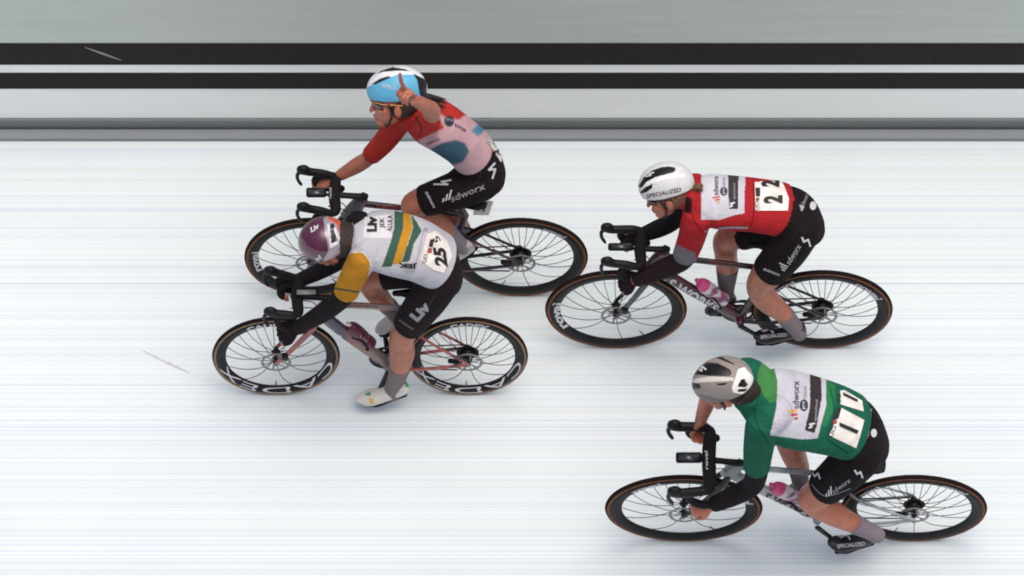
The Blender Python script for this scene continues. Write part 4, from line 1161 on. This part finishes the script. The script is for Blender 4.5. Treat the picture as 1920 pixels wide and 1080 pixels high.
# --- the rider in green
J = Sheet(F4, [p4['jersey']], p4['jersey'])
J.text('sdworx', (1498, 766), (0, -52), (-12, 1), 'navy_print')
J.bars((1496, 786), (-2, -20), (-15, 4), ('rust_print', 'red_print', 'gold_print'))
J.disc('emblem', (1507, 760), 8, 'navy_print', ry=11)
J.text('pro', (1510, 767), (0, -14), (-6, 0), 'white_print', .004)
J.text('time', (1513, 748), (0, -24), (-8, 0), 'grey_print')
J.text('specialized', (1532, 790), (3, -40), (-7, 0), 'grey_print', .003)
J.bolt(boltpts((1527, 803), (0, -9), (-11, -1)), lift=.003)
J.poly('number_card', [[(1577, 765), (1620, 788), (1613, 815), (1605, 840), (1554, 816)]], 'bib_paper', .003)
J.poly('number_card', [[(1575, 733), (1583, 732), (1616, 752), (1619, 772), (1596, 765), (1575, 758)]], 'bib_paper', .003)
J.poly('numeral', [[(1573, 792), (1609, 807), (1606, 814), (1573, 799)]], 'black_print', .0055)
J.poly('numeral', [[(1580, 737), (1607, 750), (1607, 755), (1580, 742)]], 'black_print', .0055)
J.text('UCI', (1561, 819), (7, -19), (-7, -1), 'black_print', .004)
J.disc('card_patch', (1565, 791), 4, 'rust_print', .004)
J.poly('card_patch', [[(1562, 785), (1571, 786), (1577, 766), (1570, 763)]], 'black_print', .004)
J.text('UCI', (1576, 756), (0, -16), (-6, 0), 'black_print', .004)
Z = Sheet(F4, [p4['shorts']], p4['shorts'])
Z.text('sdworx', (1630, 806), (5, -40), (-9, -2), 'grey_print')
Z.bars((1627, 822), (3, -14), (-9, -2), ('red_print', 'white_print', 'white_print'))
Z.disc('emblem', (1638, 812), 5.5, 'white_print', ry=8)
Z.bolt(boltpts((1603, 894), (14, 1), (0, -13)))
Z.bolt(boltpts((1525, 900), (13, -3), (-1, -13)))
Z.text('sdworx', (1564, 926), (32, -23), (-5, -8), 'grey_print')
Z.bars((1549, 931), (12, -5), (-2, -13))
H = Sheet(F4, [p4['helmet']], p4['helmet'])
H.bolt([(1308, 690), (1316, 696), (1316, 687), (1324, 693)], w=3.2)
D4 = Sheet(F4, [fr4], fr4)
D4.text('S-WORKS', (1428, 936), (88, 38), (8, -14), 'black_print', .0015, bold=.05, shear=.3)
hb4 = [c for c in bk4.children if c.name.startswith('handlebar')]
Sheet(F4, hb4, hb4[0]).text('roval', (1328, 880), (-1, -34), (-6, 0), 'white_print', .0015)
hb1 = [c for c in bk1.children if c.name.startswith('handlebar')]
Sheet(F1, hb1, hb1[0]).text('roval', (622, 372), (0, -20), (-5, 0), 'white_print', .0015)
SH = Sheet(F4, [p4['foot_n']], p4['foot_n'])
SH.text('SPECIALIZED', (1570, 1028), (52, -6), (0, -7), 'white_print'); SH.bolt(boltpts((1570, 1014), (24, -3), (0, -11)))

# ------------------------------------------------------------------ seams and pocket edges
mat('seam_green', '124536', rough=.9, spec=.05); mat('seam_red', '6e171c', rough=.9, spec=.05); mat('seam_grey', '8d8d96', rough=.9, spec=.05); mat('seam_black', '0b090b', rough=.6)
def seam(F, g, pts, m, w=1.6): drape(F, bvh_of([g]), polybm(strokes([tuple(p) for p in catmull([np.array(q, float) for q in pts], 4)], w)), 'seam', m, g, .0016, 6.)
seam(F4, p4['jersey'], [(1424, 742), (1416, 768), (1422, 800), (1444, 836)], 'seam_green')
seam(F4, p4['jersey'], [(1552, 824), (1572, 838), (1590, 849)], 'seam_green', 2.6)
seam(F4, p4['jersey'], [(1556, 728), (1564, 770), (1552, 818)], 'seam_green')
seam(F4, p4['shorts'], [(1522, 908), (1548, 930), (1594, 916)], 'seam_grey', 1.4)
seam(F3, p3['jersey'], [(1297, 374), (1299, 408), (1318, 436)], 'seam_red')
seam(F3, p3['jersey'], [(1412, 345), (1414, 390), (1408, 424)], 'seam_red')
seam(F3, p3['jersey'], [(1322, 434), (1360, 427), (1402, 427)], 'seam_grey', 3.5)
seam(F3, p3['shorts'], [(1476, 420), (1500, 452), (1490, 490)], 'seam_black', 1.8)
seam(F2, p2['jersey'], [(662, 474), (680, 474), (692, 488), (696, 498)], 'bib_paper', 1.6)
seam(F2, p2['jersey'], [(794, 432), (786, 470), (778, 500)], 'seam_grey')
seam(F2, p2['shorts'], [(828, 524), (812, 560), (786, 604)], 'seam_black', 1.8)
seam(F1, p1['jersey'], [(780, 220), (790, 240), (786, 256)], 'seam_red')
seam(F1, p1['shorts'], [(900, 300), (896, 340), (840, 372)], 'seam_black', 1.8)
